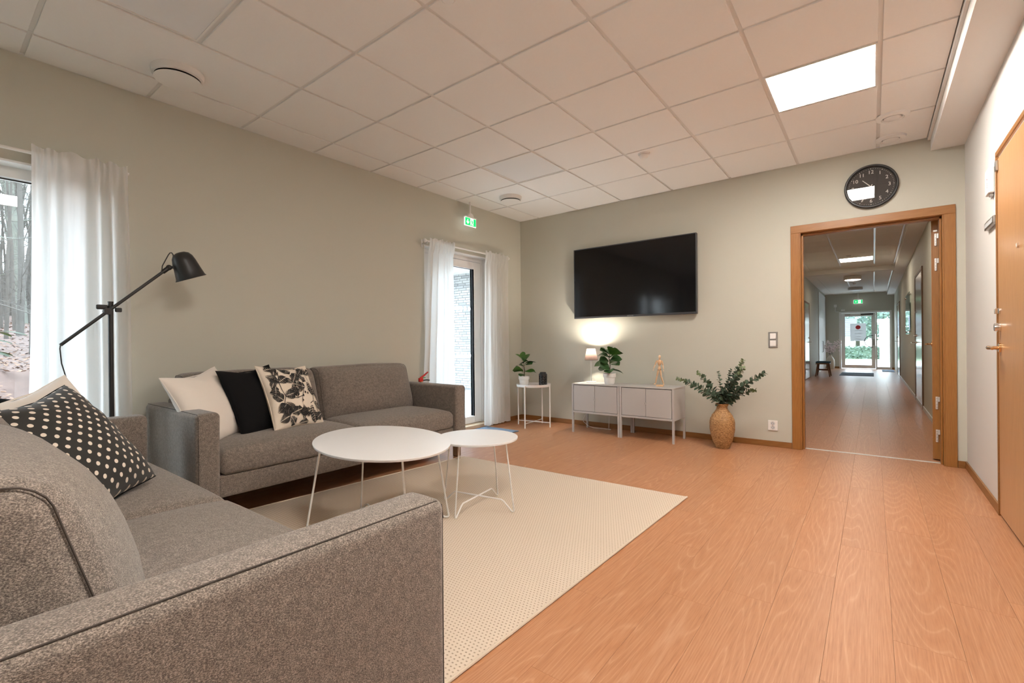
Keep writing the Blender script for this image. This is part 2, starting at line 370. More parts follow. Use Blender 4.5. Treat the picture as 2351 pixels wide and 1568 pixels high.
    def ball(s, c, r, n=12, m=8, sc=(1, 1, 1)):
        pr = [(r * sin(pi * i / m), -r * cos(pi * i / m)) for i in range(m + 1)]
        b = len(s.v); s.lathe(pr, (0, 0, 0), n)
        for i in range(b, len(s.v)):
            p = s.v[i]; s.v[i] = (c[0] + p[0] * sc[0], c[1] + p[1] * sc[1], c[2] + p[2] * sc[2])
        return s
    def grid(s, fn, nu, nv, closed_u=False, flip=False):
        base = len(s.v)
        for j in range(nv + 1):
            for i in range(nu + (0 if closed_u else 1)):
                s.v.append(tuple(fn(i / nu, j / nv)))
        st = nu if closed_u else nu + 1
        for j in range(nv):
            for i in range(nu):
                i1 = (i + 1) % nu if closed_u else i + 1
                q = (base + j * st + i, base + j * st + i1, base + (j + 1) * st + i1, base + (j + 1) * st + i)
                s.f.append(q[::-1] if flip else q)
        return s
    def prism(s, poly, fr, d):
        """2-D polygon extruded by d; fr = (origin, xaxis, yaxis); the extrusion goes along x cross y"""
        o, x, y = [Vector(t) for t in fr]; nrm = x.cross(y).normalized(); n = len(poly)
        a = [o + x * p[0] + y * p[1] for p in poly]; b = [p + nrm * d for p in a]
        k = len(s.v); s.v += [tuple(p) for p in a + b]
        s.f.append(tuple(k + i for i in range(n))[::-1]); s.f.append(tuple(k + n + i for i in range(n)))
        for i in range(n): s.f.append((k + i, k + (i + 1) % n, k + n + (i + 1) % n, k + n + i))
        return s
    def xf(s, M, start=0):
        for i in range(start, len(s.v)): s.v[i] = tuple(M @ Vector(s.v[i]))
        return s
    def mesh(s, name, smooth=35, fix=True):
        me = bpy.data.meshes.new(name); me.from_pydata(s.v, [], s.f)
        if s.uv:
            ul = me.uv_layers.new(name='UVMap')
            for lp in me.loops: ul.data[lp.index].uv = s.uv[lp.vertex_index]
        if fix:
            b = bmesh.new(); b.from_mesh(me); bmesh.ops.remove_doubles(b, verts=b.verts, dist=1e-6) if not s.uv else None
            bmesh.ops.recalc_face_normals(b, faces=b.faces); b.to_mesh(me); b.free()
        if smooth:
            me.polygons.foreach_set('use_smooth', [True] * len(me.polygons)); me.set_sharp_from_angle(angle=radians(smooth))
            if s.flatish: area_normals(me, radians(smooth))
        me.update(); return me
    def build(s, name, mat, parent=None, smooth=35, loc=None, fix=True):
        return put(name, s.mesh(name, smooth, fix), mat, parent, loc)

def area_normals(me, ang):
    """face-area weighted corner normals keep the broad faces of chamfered boxes flat"""
    ps = me.polygons; at = {}
    for p in ps:
        for v in p.vertices: at.setdefault(v, []).append(p.index)
    nr = [p.normal.copy() for p in ps]; ar = [p.area for p in ps]; ca = cos(max(ang, radians(50))); out = []
    for p in ps:
        n0 = nr[p.index]
        for v in p.vertices:
            a = Vector((0, 0, 0))
            for q in at[v]:
                if nr[q].dot(n0) > ca: a += nr[q] * ar[q]
            out.append(a.normalized() if a.length > 0 else n0)
    me.normals_split_custom_set(out)
def put(name, me, mat, parent=None, loc=None):
    if mat is not None and len(me.materials) == 0: me.materials.append(MATS[mat] if isinstance(mat, str) else mat)
    o = bpy.data.objects.new(name, me); COL.objects.link(o)
    if parent: o.parent = parent
    if loc is not None: o.location = loc
    return o
def tag(o, label, cat, group=None, kind=None):
    o['label'] = label; o['category'] = cat
    if group: o['group'] = group
    if kind: o['kind'] = kind
    return o
def thing(name, label, cat, loc=(0, 0, 0), rz=0.0, group=None, kind=None):
    o = bpy.data.objects.new(name, None); COL.objects.link(o); o.empty_display_size = 0.05
    o.location = loc; o.rotation_euler = (0, 0, rz)
    return tag(o, label, cat, group, kind)
def struct(o, label, cat): return tag(o, label, cat, None, 'structure')
def copy_tree(o, parent=None):
    c = o.copy(); COL.objects.link(c); c.parent = parent
    for ch in list(o.children): copy_tree(ch, c)
    return c
def bx(name, lo, hi, mat, parent=None, r=0.0, loc=None):
    g = Geo(); g.rbox(lo, hi, r) if r else g.box(lo, hi)
    return g.build(name, mat, parent, 35 if r else 0, loc)
def frame_mat(o, x, y, z):
    x, y, z, o = Vector(x), Vector(y), Vector(z), Vector(o)
    return Matrix(((x.x, y.x, z.x, o.x), (x.y, y.y, z.y, o.y), (x.z, y.z, z.z, o.z), (0, 0, 0, 1)))
def text_mesh(txt, size, depth, align='CENTER', spacing=1.0):
    cu = bpy.data.curves.new('lettering', 'FONT'); cu.body = txt; cu.size = size; cu.extrude = depth; cu.align_x = align; cu.align_y = 'CENTER'; cu.space_character = spacing
    cu.resolution_u = 3
    t = bpy.data.objects.new('lettering', cu); COL.objects.link(t)
    dg = bpy.context.evaluated_depsgraph_get(); me = bpy.data.meshes.new_from_object(t.evaluated_get(dg))
    bpy.data.objects.remove(t); return me

# ---------------------------------------------------------------- structure
# openings in the left wall: window (y -6.40..-4.56, z 0.28..2.13) and glazed door (y -1.80..-0.68, z 0..2.145)
WIN = (-6.40, -4.56, 0.28, 2.13); GD = (-1.80, -0.68, 0.0, 2.145)
T = 0.30; zc = H + 0.35
g = Geo()
for lo, hi in (((-T, YR - .2, -.2), (0, WIN[0], zc)), ((-T, WIN[0], -.2), (0, WIN[1], WIN[2])), ((-T, WIN[0], WIN[3]), (0, WIN[1], zc)),
               ((-T, WIN[1], -.2), (0, GD[0], zc)), ((-T, GD[0], GD[3]), (0, GD[1], zc)), ((-T, GD[0], -.2), (0, GD[1], -.005)), ((-T, GD[1], -.2), (0, 0.15, zc))):
    g.box(lo, hi)
struct(g.build('wall_left', 'wall_paint', smooth=0), 'sage grey painted wall behind the long sofa with two openings', 'wall')
DO = (3.315, 4.345, 2.098)   # structural opening of the corridor doorway
g = Geo(); g.box((0, 0, -.2), (DO[0], .15, zc)).box((DO[1], 0, -.2), (W + .3, .15, zc)).box((DO[0], 0, DO[2]), (DO[1], .15, zc))
struct(g.build('wall_back', 'wall_paint', smooth=0), 'sage grey painted wall carrying the television and the clock', 'wall')
RD = (-2.32, -1.30, 2.135)   # right door opening
g = Geo(); g.box((W, RD[1], -.2), (W + .15, 0, zc)).box((W, YR - .2, -.2), (W + .15, RD[0], zc)).box((W, RD[0], RD[2]), (W + .15, RD[1], zc))
struct(g.build('wall_right', 'white_wall', smooth=0), 'off white painted wall with the oak veneer door', 'wall')
struct(bx('wall_rear', (-T, YR - .2, -.2), (W + .15, YR, zc), 'wall_paint'), 'sage grey rear wall of the lounge', 'wall')

# floor: planks 185 mm wide over a screed
fl = struct(bx('floor', (-.3, YR, -.06), (W + .3, 16.3, -.006), 'shadow_gap'), 'orange oak plank floor running on into the corridor', 'floor')
PW = 0.186; PL = 1.22; X0 = 3.735
joints = {0: -2.35, -1: -2.78, -2: -3.18, 1: -1.965, 2: -1.52, 3: -2.6}
def planks(x_lo, x_hi, y_lo, y_hi):
    k0 = math.floor((x_lo - X0) / PW); k1 = math.ceil((x_hi - X0) / PW)
    for k in range(k0, k1):
        a = max(x_lo, X0 + k * PW); b = min(x_hi, X0 + (k + 1) * PW)
        if b - a < 0.01: continue
        j = joints.get(k, -((k * 0.417) % 1.0) * PL)
        m0 = math.floor((y_lo - j) / PL)
        y = j + m0 * PL
        while y < y_hi:
            c = max(y, y_lo); d = min(y + PL, y_hi)
            if d - c > 0.02:
                key = (round(b - a, 4), round(d - c, 4))
                if key not in PM:
                    w2, l2 = (b - a) / 2 - .00025, (d - c) / 2 - .0002
                    PM[key] = Geo().rbox((-w2, -l2, -.006), (w2, l2, 0), .0006).mesh('plank', 30); PM[key].materials.append(MATS['floor_oak'])
                put('plank', PM[key], None, fl, ((a + b) / 2, (c + d) / 2, 0))
            y += PL
PM = {}
planks(0.0, W, YR, 0.085)
planks(2.45, 4.46, 0.118, 9.5)
o = bx('corridor_planks', (2.45, 9.5, -.006), (4.46, 16.1, 0), 'floor_oak', fl); o['kind'] = 'stuff'
struct(bx('trim_1', (DO[0], .086, -.004), (DO[1], .117, .004), 'grey_alu', r=.0015), 'thin pale metal threshold strip across the corridor doorway', 'threshold')

# ceiling: tiles hang 8 mm below a grid of bars
ce = struct(bx('ceiling', (-.02, YR, H + .03), (W, 0, H + .12), 'shadow_gap'), 'white suspended ceiling of square tiles in a metal grid', 'ceiling')
GX = [0.0] + [2.116 + .6 * k for k in range(-3, 4)] + [4.243]
GY = [YR] + [-3.697 + .6 * j for j in range(-5, 6)] + [0.0]
PANELS = {(3.316, -1.897): 'on', (3.316, -4.897): 'on', (0.916, -1.897): 'off', (0.916, -4.897): 'off'}
long_tile = (round(.316, 3), round(-4.897, 3))
TM = {}
def tile(x0, x1, y0, y1, gapx0, gapx1, gapy0, gapy1):
    a, b, c, d = x0 + gapx0, x1 - gapx1, y0 + gapy0, y1 - gapy1
    key = (round(b - a, 4), round(d - c, 4))
    if key not in TM:
        TM[key] = Geo().rbox((-(b - a) / 2, -(d - c) / 2, 0), ((b - a) / 2, (d - c) / 2, .018), .0025).mesh('ceiling_tile', 30); TM[key].materials.append(MATS['ceiling_tile'])
    put('ceiling_tile', TM[key], None, ce, ((a + b) / 2, (c + d) / 2, H))
for i in range(len(GX) - 1):
    for j in range(len(GY) - 1):
        x0, x1, y0, y1 = GX[i], GX[i + 1], GY[j], GY[j + 1]
        gx0 = .011 if i else .014; gx1 = .011 if i < len(GX) - 2 else .004; gy0 = .011; gy1 = .011 if j < len(GY) - 2 else .014
        kk = (round(x0, 3), round(y0, 3))
        if any(abs(x0 - a) < .01 and abs(y0 - b) < .01 for a, b in PANELS): continue
        if abs(x0 - .316) < .01 and abs(y0 + 4.897) < .01: tile(x0, x1, y0, GY[j + 2], gx0, gx1, gy0, gy1); continue
        if abs(x0 - .316) < .01 and abs(y0 + 4.297) < .01: continue
        tile(x0, x1, y0, y1, gx0, gx1, gy0, gy1)
for x in GX[1:-1]: bx('grid_bar', (x - .012, YR, H + .008), (x + .012, -.012, H + .030), 'grid_metal', ce)
for y in GY[1:-1]: bx('grid_bar', (0.012, y - .012, H + .0085), (4.243, y + .012, H + .030), 'grid_metal', ce)
bx('edge_angle', (0, YR, H + .002), (.020, 0, H + .03), 'grid_metal', ce); bx('edge_angle', (0, -.020, H + .002), (4.243, 0, H + .03), 'grid_metal', ce)
# soffit along the right wall
g = Geo().box((4.262, YR, H - .113), (W, 0, H + .1))
struct(g.build('trim_2', 'gypsum', smooth=0), 'boxed plaster soffit running along the top of the white wall', 'soffit')
struct(bx('trim_3', (4.243, YR, H - .022), (4.262, 0, H + .03), 'grid_metal', r=.003), 'slim edge profile between ceiling tiles and soffit', 'ceiling trim')

def light_panel(x, y, on, label, z=H, sx=.6, sy=.6, mat_on='panel_on'):
    t = thing('ceiling_light', label, 'light', (x + sx / 2, y + sy / 2, z), 0, 'square ceiling light panels')
    a, b = sx / 2 - .012, sy / 2 - .012
    g = Geo()
    for lo, hi in (((-a, -b, -.001), (a, -b + .010, .02)), ((-a, b - .010, -.001), (a, b, .02)), ((-a, -b + .010, -.001), (-a + .010, b - .010, .02)), ((a - .010, -b + .010, -.001), (a, b - .010, .02))): g.box(lo, hi)
    g.build('frame', 'white_metal', t, 0)
    bx('diffuser', (-a + .010, -b + .010, .004 if on else .003), (a - .010, b - .010, .018), mat_on if on else 'panel_off', t)
    return t
light_panel(3.316, -1.897, True, 'square ceiling panel glowing bright white before the doorway wall')
light_panel(3.316, -4.897, True, 'square ceiling panel glowing white, mirrored in the window')
light_panel(0.916, -1.897, False, 'unlit square ceiling panel near the round vent and the exit sign')
light_panel(0.916, -4.897, False, 'unlit square ceiling panel beside the long tile over the two sofas')

# baseboards
BB = .058
struct(bx('baseboard_left', (0, YR, 0), (.012, GD[0] - .01, BB), 'oak_trim_y', r=.002), 'brown oak skirting board along the sofa wall', 'baseboard')
struct(bx('baseboard_corner', (0, GD[1] + .01, 0), (.012, 0, BB), 'oak_trim_y', r=.002), 'short brown oak skirting board between glazed door and corner', 'baseboard')
struct(bx('baseboard_back', (.012, -.012, 0), (3.247, 0, BB), 'baseboard_h', r=.002), 'brown oak skirting board under the television wall', 'baseboard')
struct(bx('baseboard_door', (4.412, -.012, 0), (W - .012, 0, BB), 'baseboard_h', r=.002), 'short brown oak skirting piece beside the corridor doorway', 'baseboard')
struct(bx('baseboard_right', (W - .012, RD[1] + .018, 0), (W, -.0, BB), 'oak_trim_y', r=.002), 'brown oak skirting board along the white wall', 'baseboard')

# corridor doorway: casing, jamb and the leaf that stands open in the corridor
dr = struct(thing('door_1', '', 'door', (0, 0, 0)), 'oak framed corridor doorway with its oak leaf standing open', 'door')
c0, c1, ct = 3.249, 4.410, 2.158; cw = .072
g = Geo().rbox((c0, -.014, 0), (c0 + cw, 0, ct - cw), .003); g.build('casing', 'oak_trim_v', dr)
g = Geo().rbox((c1 - cw, -.014, 0), (c1, 0, ct - cw), .003); g.build('casing', 'oak_trim_v', dr)
g = Geo().rbox((c0, -.014, ct - cw), (c1, 0, ct), .003); g.build('casing', 'oak_trim_h', dr)
for x0, x1 in ((c0 + cw - .012, c0 + cw + .010), (c1 - cw - .010, c1 - cw + .012)):   # jamb fronts
    Geo().rbox((x0, -.004, 0), (x1, .15, DO[2] - .012), .002).build('jamb', 'oak_trim_v', dr)
Geo().rbox((c0 + cw - .012, -.004, DO[2] - .016), (c1 - cw + .012, .15, DO[2] + .002), .002).build('jamb', 'oak_trim_h', dr)
for x0, x1 in ((c0 + cw + .0105, c0 + cw + .026), (c1 - cw - .024, c1 - cw - .0105)):   # door stops
    Geo().rbox((x0, .045, 0), (x1, .105, DO[2] - .017), .002).build('stop', 'oak_trim_v', dr)
Geo().rbox((c0 + cw + .0105, .045, DO[2] - .034), (c1 - cw - .0105, .105, DO[2] - .017), .002).build('stop', 'oak_trim_h', dr)
bx('seal', (c1 - cw - .0135, .105, 0), (c1 - cw - .0105, .15, DO[2] - .02), 'seal_grey', dr)
# leaf: hinge edge faces the lounge; built square at the hinge, then swung a little past 90 degrees
lf_ = Geo().rbox((-.042, 0, .010), (0, .985, 2.085), .002).build('leaf', 'oak_trim_v', dr)
lf_.location = (4.325, .205, 0); lf_.rotation_euler = (0, 0, radians(-4.6))
bx('leaf_rebate', (-.0495, .015, .010), (-.0422, .992, 2.085), 'oak_trim_v', lf_)
for z in (1.915, 1.70, .50, .215):
    g = Geo().rbox((-.030, -.010, z - .055), (-.013, -.0002, z + .055), .004, 2).rbox((-.0128, -.012, z + .012), (.009, -.0015, z + .053), .002)
    hg = g.build('hinge', 'hinge_steel', lf_)
    g = Geo()
    for dz in (.04, .015, -.012, -.038): g.cyl((-.0215, -.0098, z + dz), (-.0215, -.0115, z + dz), .0035, 8)
    g.cyl((.006, -.006, z - .05), (.006, -.006, z + .05), .005, 10); g.build('hinge_pin', 'steel', lf_)
bx('latch_plate', (-.037, -.007, 1.985), (-.009, -.0002, 2.0), 'hinge_steel', lf_, r=.002)
for sgn in (-1, 1):
    g = Geo(); x = -.0495 if sgn < 0 else .0002; e = .050 if sgn < 0 else .030
    g.cyl((x, .91, 1.005), (x + sgn * .012, .91, 1.005), .026, 16); g.tube([(x, .91, 1.005), (x + sgn * e * .8, .91, 1.005), (x + sgn * e, .895, 1.005), (x + sgn * e, .79, 1.004)], .009, 10)
    g.build('handle', 'brass', lf_)

# door in the white wall
dr = struct(thing('door_2', '', 'door', (0, 0, 0)), 'closed oak veneer door with brass lever handle in the white wall', 'door')
Geo().rbox((W - .014, RD[1] - .002, 0), (W, RD[1] + .017, RD[2]), .003).build('casing', 'oak_trim_y', dr)
Geo().rbox((W - .014, RD[0] - .055, 0), (W, RD[0] + .014, RD[2]), .003).build('casing', 'oak_trim_y', dr)
Geo().rbox((W - .014, RD[0] - .055, RD[2]), (W, RD[1] + .017, RD[2] + .030), .003).build('casing', 'oak_trim_y', dr)
lf_ = Geo().rbox((W - .008, RD[0] + .016, .012), (W + .035, RD[1] - .006, RD[2] - .018), .002).build('leaf', 'door_veneer', dr)
bx('shadow_gap', (W - .002, RD[0], .0), (W + .05, RD[1], .0115), 'shadow_gap', dr)
yh = RD[1] - .062
g = Geo().cyl((W - .009, yh, 1.0), (W - .018, yh, 1.0), .027, 20); g.tube([(W - .012, yh, 1.0), (W - .06, yh, 1.0)], .010, 12)
g.build('rosette', 'brass', lf_)
Geo().tube([(W - .058, yh + .006, 1.0), (W - .062, yh - .03, 1.001), (W - .060, yh - .08, 1.0), (W - .060, yh - .125, .997)], [.011, .012, .010, .008], 12).build('handle', 'brass', lf_)
Geo().lathe([(.0, 0), (.026, 0), (.027, .006), (.023, .026), (.0, .026)], n=18).xf(frame_mat((W - .008, yh, 1.12), (0, 1, 0), (0, 0, 1), (-1, 0, 0)) @ Matrix.Identity(4)).build('cylinder_lock', 'chrome', lf_)
g = Geo().cyl((W - .008, yh, 1.215), (W - .016, yh, 1.215), .017, 16).rbox((W - .034, yh - .004, 1.199), (W - .016, yh + .004, 1.231), .003); g.build('thumb_turn', 'chrome', lf_)
bx('contact', (W - .020, RD[1] - .040, 2.045), (W - .0085, RD[1] - .008, 2.105), 'steel', lf_, r=.002)
Geo().cyl((W - .008, (RD[0] + RD[1]) / 2, 1.53), (W - .016, (RD[0] + RD[1]) / 2, 1.53), .012, 16).build('peephole', 'chrome', lf_)

# tall window beside the lamp
wn = struct(thing('window_1', '', 'window', (0, 0, 0)), 'large white framed window looking into the bare forest', 'window')
y0, y1, z0, z1 = WIN
g = Geo()
g.box((-.20, y0, z0), (-.11, y0 + .075, z1)).box((-.20, y1 - .075, z0), (-.11, y1, z1)).box((-.20, y0 + .075, z1 - .075), (-.11, y1 - .075, z1)).box((-.20, y0 + .075, z0), (-.11, y1 - .075, z0 + .075))
g.build('window_frame', 'white_paint', wn, 0)
bx('pane', (-.165, y0 + .075, z0 + .075), (-.155, y1 - .075, z1 - .075), 'glass', wn)
g = Geo()
for lo, hi in (((-.153, y0 + .075, z1 - .083), (-.148, y1 - .075, z1 - .075)), ((-.153, y1 - .083, z0 + .08), (-.148, y1 - .075, z1 - .083))): g.box(lo, hi)
g.build('gasket', 'rubber', wn, 0)
g = Geo().box((-.11, y0, z1 - .012), (-.001, y1, z1)).box((-.11, y1 - .012, z0), (-.001, y1, z1 - .012)).box((-.11, y0, z0), (-.001, y0 + .012, z1 - .012)); g.build('reveal_lining', 'white_paint', wn, 0)
Geo().rbox((-.11, y0 + .012, z0), (.05, y1 - .012, z0 + .025), .004).build('window_sill', 'white_paint', wn)

# glazed terrace door
gd = struct(thing('door_3', '', 'door', (0, 0, 0)), 'white glazed terrace door with rows of frosted dots', 'door')
y0, y1, z0, z1 = GD
g = Geo().box((-.11, y0, z1 - .012), (-.001, y1, z1)).box((-.11, y1 - .012, 0.045), (-.001, y1, z1 - .012)).box((-.11, y0, .045), (-.001, y0 + .012, z1 - .012)); g.build('reveal_lining', 'white_paint', gd, 0)
g = Geo().box((-.20, y0, 0), (-.11, y0 + .055, z1)).box((-.20, y1 - .055, 0), (-.11, y1, z1)).box((-.20, y0 + .055, z1 - .055), (-.11, y1 - .055, z1)); g.build('door_frame', 'white_paint', gd, 0)
lo_, hi_ = y0 + .062, y1 - .062; bt = .10; tp = z1 - .062
g = Geo(); ss = .125
for lo, hi in (((-.175, lo_, bt - .05), (-.105, lo_ + ss, tp)), ((-.175, hi_ - ss, bt - .05), (-.105, hi_, tp)), ((-.175, lo_ + ss, tp - .09), (-.105, hi_ - ss, tp)), ((-.175, lo_ + ss, bt - .05), (-.105, hi_ - ss, bt + .035))): g.rbox(lo, hi, .003)
lv = g.build('leaf', 'white_paint', gd)
bx('pane', (-.145, lo_ + ss, bt + .035), (-.135, hi_ - ss, tp - .09), 'glass', lv)
g = Geo().box((-.134, hi_ - ss - .005, bt + .036), (-.128, hi_ - ss, tp - .091)).box((-.134, lo_ + ss, tp - .096), (-.128, hi_ - ss - .005, tp - .091)); g.build('gasket', 'tv_frame', lv, 0)
for zz in (1.49, .90):
    y = lo_ + ss + .035
    while y < hi_ - ss - .02:
        Geo().cyl((-.1345, y, zz), (-.1335, y, zz), .030, 18).build('frosted_dot', 'frost_dot', lv)
        y += .072
Geo().rbox((-.20, y0, 0), (.012, y1, .045), .004).build('threshold', 'plywood_edge', gd)
Geo().cyl((-.105, lo_ + .06, 1.02), (-.06, lo_ + .06, 1.02), .010, 10).tube([(-.06, lo_ + .06, 1.02), (-.055, lo_ + .06, 1.0), (-.055, lo_ + .06, .90)], .009, 10).build('handle', 'steel', lv)
Geo().rbox((.0125, GD[1] - .09, 0), (.03, GD[1] + .012, .065), .003).build('plinth_block', 'white_paint', gd)

# ---------------------------------------------------------------- corridor
CL, CR, YE = 2.45, 4.46, 16.08
struct(bx('wall_corridor_left', (CL - .15, .15, -.1), (CL, YE + .25, zc), 'wall_paint'), 'sage green corridor wall with a door and tall cupboard', 'wall')
struct(bx('wall_corridor_right', (CR, .15, -.1), (CR + .35, YE + .25, zc), 'wall_paint'), 'sage green corridor wall with glossy doors and notice board', 'wall')
EO = (2.88, 4.386, 2.09)
g = Geo().box((CL, YE, -.1), (EO[0], YE + .25, zc)).box((EO[1], YE, -.1), (CR, YE + .25, zc)).box((EO[0], YE, EO[2]), (EO[1], YE + .25, zc))
struct(g.build('wall_corridor_end', 'wall_paint', smooth=0), 'sage green end wall around the glazed entrance', 'wall')
cc = struct(bx('ceiling_corridor', (CL, .15, H + .03), (CR, YE, H + .12), 'shadow_gap'), 'white tiled corridor ceiling with pale metal runners', 'ceiling')
CX = [CL, 2.69, 3.296, 3.902, 4.262]
for i in range(4):
    yy = 0.15
    while yy < YE - .05:
        y2 = min(yy + .6, YE)
        if not (8.4 < yy + .3 < 8.7) and not (i == 2 and (abs(yy - 6.75) < .31 or abs(yy - 1.95) < .31)):
            a, b = CX[i] + (.012 if i else .003), CX[i + 1] - .012; key = ('c', round(b - a, 4), round(y2 - yy, 3))
            if key not in TM:
                TM[key] = Geo().rbox((-(b - a) / 2, -(y2 - yy) / 2 + .0015, 0), ((b - a) / 2, (y2 - yy) / 2 - .0015, .018), .002).mesh('ceiling_tile', 30); TM[key].materials.append(MATS['ceiling_tile'])
            put('ceiling_tile', TM[key], None, cc, ((a + b) / 2, (yy + y2) / 2, H))
        yy = y2
for x in CX[1:4]: bx('grid_bar', (x - .013, .15, H + .006), (x + .013, YE, H + .03), 'white_metal', cc)
struct(bx('trim_4', (4.262, .15, 2.625), (CR, YE, H + .1), 'gypsum'), 'boxed plaster soffit along the top of the corridor wall', 'soffit')
struct(bx('trim_5', (CL, 8.45, 2.645), (4.262, 8.72, H + .05), 'gypsum'), 'plaster bulkhead crossing the corridor ceiling', 'bulkhead')
struct(bx('trim_6', (4.235, .15, H - .02), (4.262, YE, H + .03), 'white_metal', r=.003), 'pale edge profile beside the corridor soffit', 'ceiling trim')
struct(bx('baseboard_corridor', (CR - .014, 1.2, 0), (CR, 11.6, .06), 'grey_alu', r=.002), 'pale metal skirting along the corridor wall', 'baseboard')
struct(bx('baseboard_corridor_left', (CL, .16, 0), (CL + .014, 9.1, .06), 'grey_alu', r=.002), 'pale metal skirting opposite the notice board in the corridor', 'baseboard')
for a, b, nm in ((CL, EO[0], 'short oak skirting behind the blossom vase'), (EO[1], CR, 'short oak skirting beside the entrance sidelight')):
    struct(bx('baseboard_end', (a, YE - .012, 0), (b, YE, .07), 'baseboard_h', r=.002), nm, 'baseboard')
bx('corridor_ceiling_bar', (CL, .5, H + .004), (4.235, .53, H + .02), 'white_metal', cc)

lp = light_panel(3.302, 6.75, True, 'square ceiling panel shining in the corridor before the bulkhead', H, .594, .6, 'corridor_panel_on')
light_panel(3.302, 1.95, True, 'unseen square ceiling panel added to brighten the corridor just past the doorway', H, .594, .6, 'corridor_panel_on')  # added lamp, out of view above the door head, brightens the corridor
def round_lamp(x, y, on, label):
    t = thing('round_ceiling_lamp', label, 'lamp', (x, y, H), 0, 'round corridor ceiling lamps')
    Geo().lathe([(.185, 0), (.195, -.01), (.195, -.075), (.185, -.09), (.17, -.092)][::-1], n=32).build('lamp_housing', 'white_metal', t)
    Geo().lathe([(.0, -.112), (.10, -.108), (.165, -.097), (.168, -.0925)], n=32).build('diffuser', 'corridor_lamp_on' if on else 'panel_off', t)
round_lamp(3.45, 10.3, True, 'glowing round lamp on the corridor ceiling beyond the bulkhead')
round_lamp(3.43, 13.6, False, 'unlit round lamp on the corridor ceiling near the exit sign')
def detector(name, x, y, z, r, label, dark=False):
    t = thing(name, label, 'detector', (x, y, z), 0)
    Geo().lathe([(.0, -.045), (r * .45, -.044), (r * .62, -.036), (r * .8, -.018), (r * .8, -.012)], n=20).build('sensor_dome', 'white_plastic', t)
    Geo().lathe([(r * .72, -.0119), (r * .74, -.009), (r, -.009), (r, 0)], n=20).build('mount', 'white_plastic', t)
detector('smoke_detector', 3.50, 6.35, H, .055, 'small white detector just before the lit corridor panel')
detector('smoke_detector', 3.42, 9.2, H, .05, 'smaller white detector in front of the glowing round lamp')
detector('motion_sensor', 3.60, 9.1, H, .06, 'white motion sensor beside the glowing round lamp')
detector('smoke_detector', 3.44, 12.2, H, .05, 'white detector between the two round corridor lamps')

# exit signs -------------------------------------------------------------
def exit_sign(loc, rz, label, arrow_down=True, wdt=.20, hgt=.10, rod=.18):
    """sign hangs from a rod; local x along the sign, faces local -y"""
    t = thing('exit_sign', label, 'exit sign', loc, rz, 'green exit signs')
    Geo().cyl((0, 0, .055), (0, 0, .055 + rod), .011, 12).build('rod', 'white_metal', t)
    g = Geo().prism([(-.05, 0), (.05, 0), (.035, .03), (.012, .042), (-.012, .042), (-.035, .03)], ((0, .018, .012), (1, 0, 0), (0, 0, 1)), .036); g.build('bracket', 'white_plastic', t)
    bx('housing', (-wdt / 2 - .002, -.016, 0), (wdt / 2 + .002, .016, .012), 'white_metal', t, r=.002)
    body = bx('light_plate', (-wdt / 2, -.006, -hgt), (wdt / 2, .006, 0), 'exit_white', t)
    y = -.0062
    def flat(poly, mat, nm, d=.0006):
        Geo().prism(poly, ((0, y, 0), (1, 0, 0), (0, 0, 1)), d).build(nm, mat, body, 0)
    m = .008; a = wdt / 2
    gl = [(-a + m, -hgt + m), (-.004, -hgt + m), (-.004, -.004), (-a + m, -.004)]; flat(gl, 'exit_green', 'green_field')
    gr = [(a - .045, -hgt + m), (a - .004, -hgt + m), (a - .004, -.004), (a - .045, -.004)]; flat(gr, 'exit_green', 'green_field')
    gb = [(-.004, -hgt + m), (a - .045, -hgt + m), (a - .045, -hgt + m + .008), (-.004, -hgt + m + .008)]; flat(gb, 'exit_green', 'green_field')
    y = -.0070
    cx = (-a + m - .004) / 2
    sh = [(-.007, .030), (.007, .030), (.007, -.002), (.022, .010), (.022, -.008), (0, -.030), (-.022, -.008), (-.022, .010), (-.007, -.002)]
    if not arrow_down: sh = [(q[1], q[0]) for q in sh]
    flat([(cx + p[0], -hgt / 2 + p[1]) for p in (sh if arrow_down else [(-q[0], q[1]) for q in sh])], 'exit_white', 'arrow')
    # running figure
    px = .024
    flat([(px + .007 * cos(k * pi / 5), -.022 + .007 * sin(k * pi / 5)) for k in range(10)], 'exit_green', 'figure_head')
    for poly in ([(px - .004, -.032), (px + .010, -.030), (px + .013, -.058), (px, -.058)], [(px, -.056), (px + .010, -.056), (px + .024, -.066), (px + .030, -.066), (px + .030, -.072), (px + .020, -.072)],
                 [(px, -.056), (px + .010, -.056), (px - .004, -.082), (px - .016, -.082), (px - .016, -.077), (px - .008, -.077)], [(px - .004, -.032), (px - .004, -.038), (px - .016, -.050), (px - .020, -.046)],
                 [(px + .010, -.030), (px + .022, -.044), (px + .028, -.040), (px + .024, -.052), (px + .011, -.042)]): flat(poly, 'exit_green', 'figure')
    return t
exit_sign((.085, -1.135, 2.555), -pi / 2 + pi, 'green exit sign with down arrow hanging above the glazed terrace door')
exit_sign((3.45, 15.93, 2.50), 0, 'small green exit sign above the corridor entrance door', rod=.19, wdt=.26, hgt=.14)

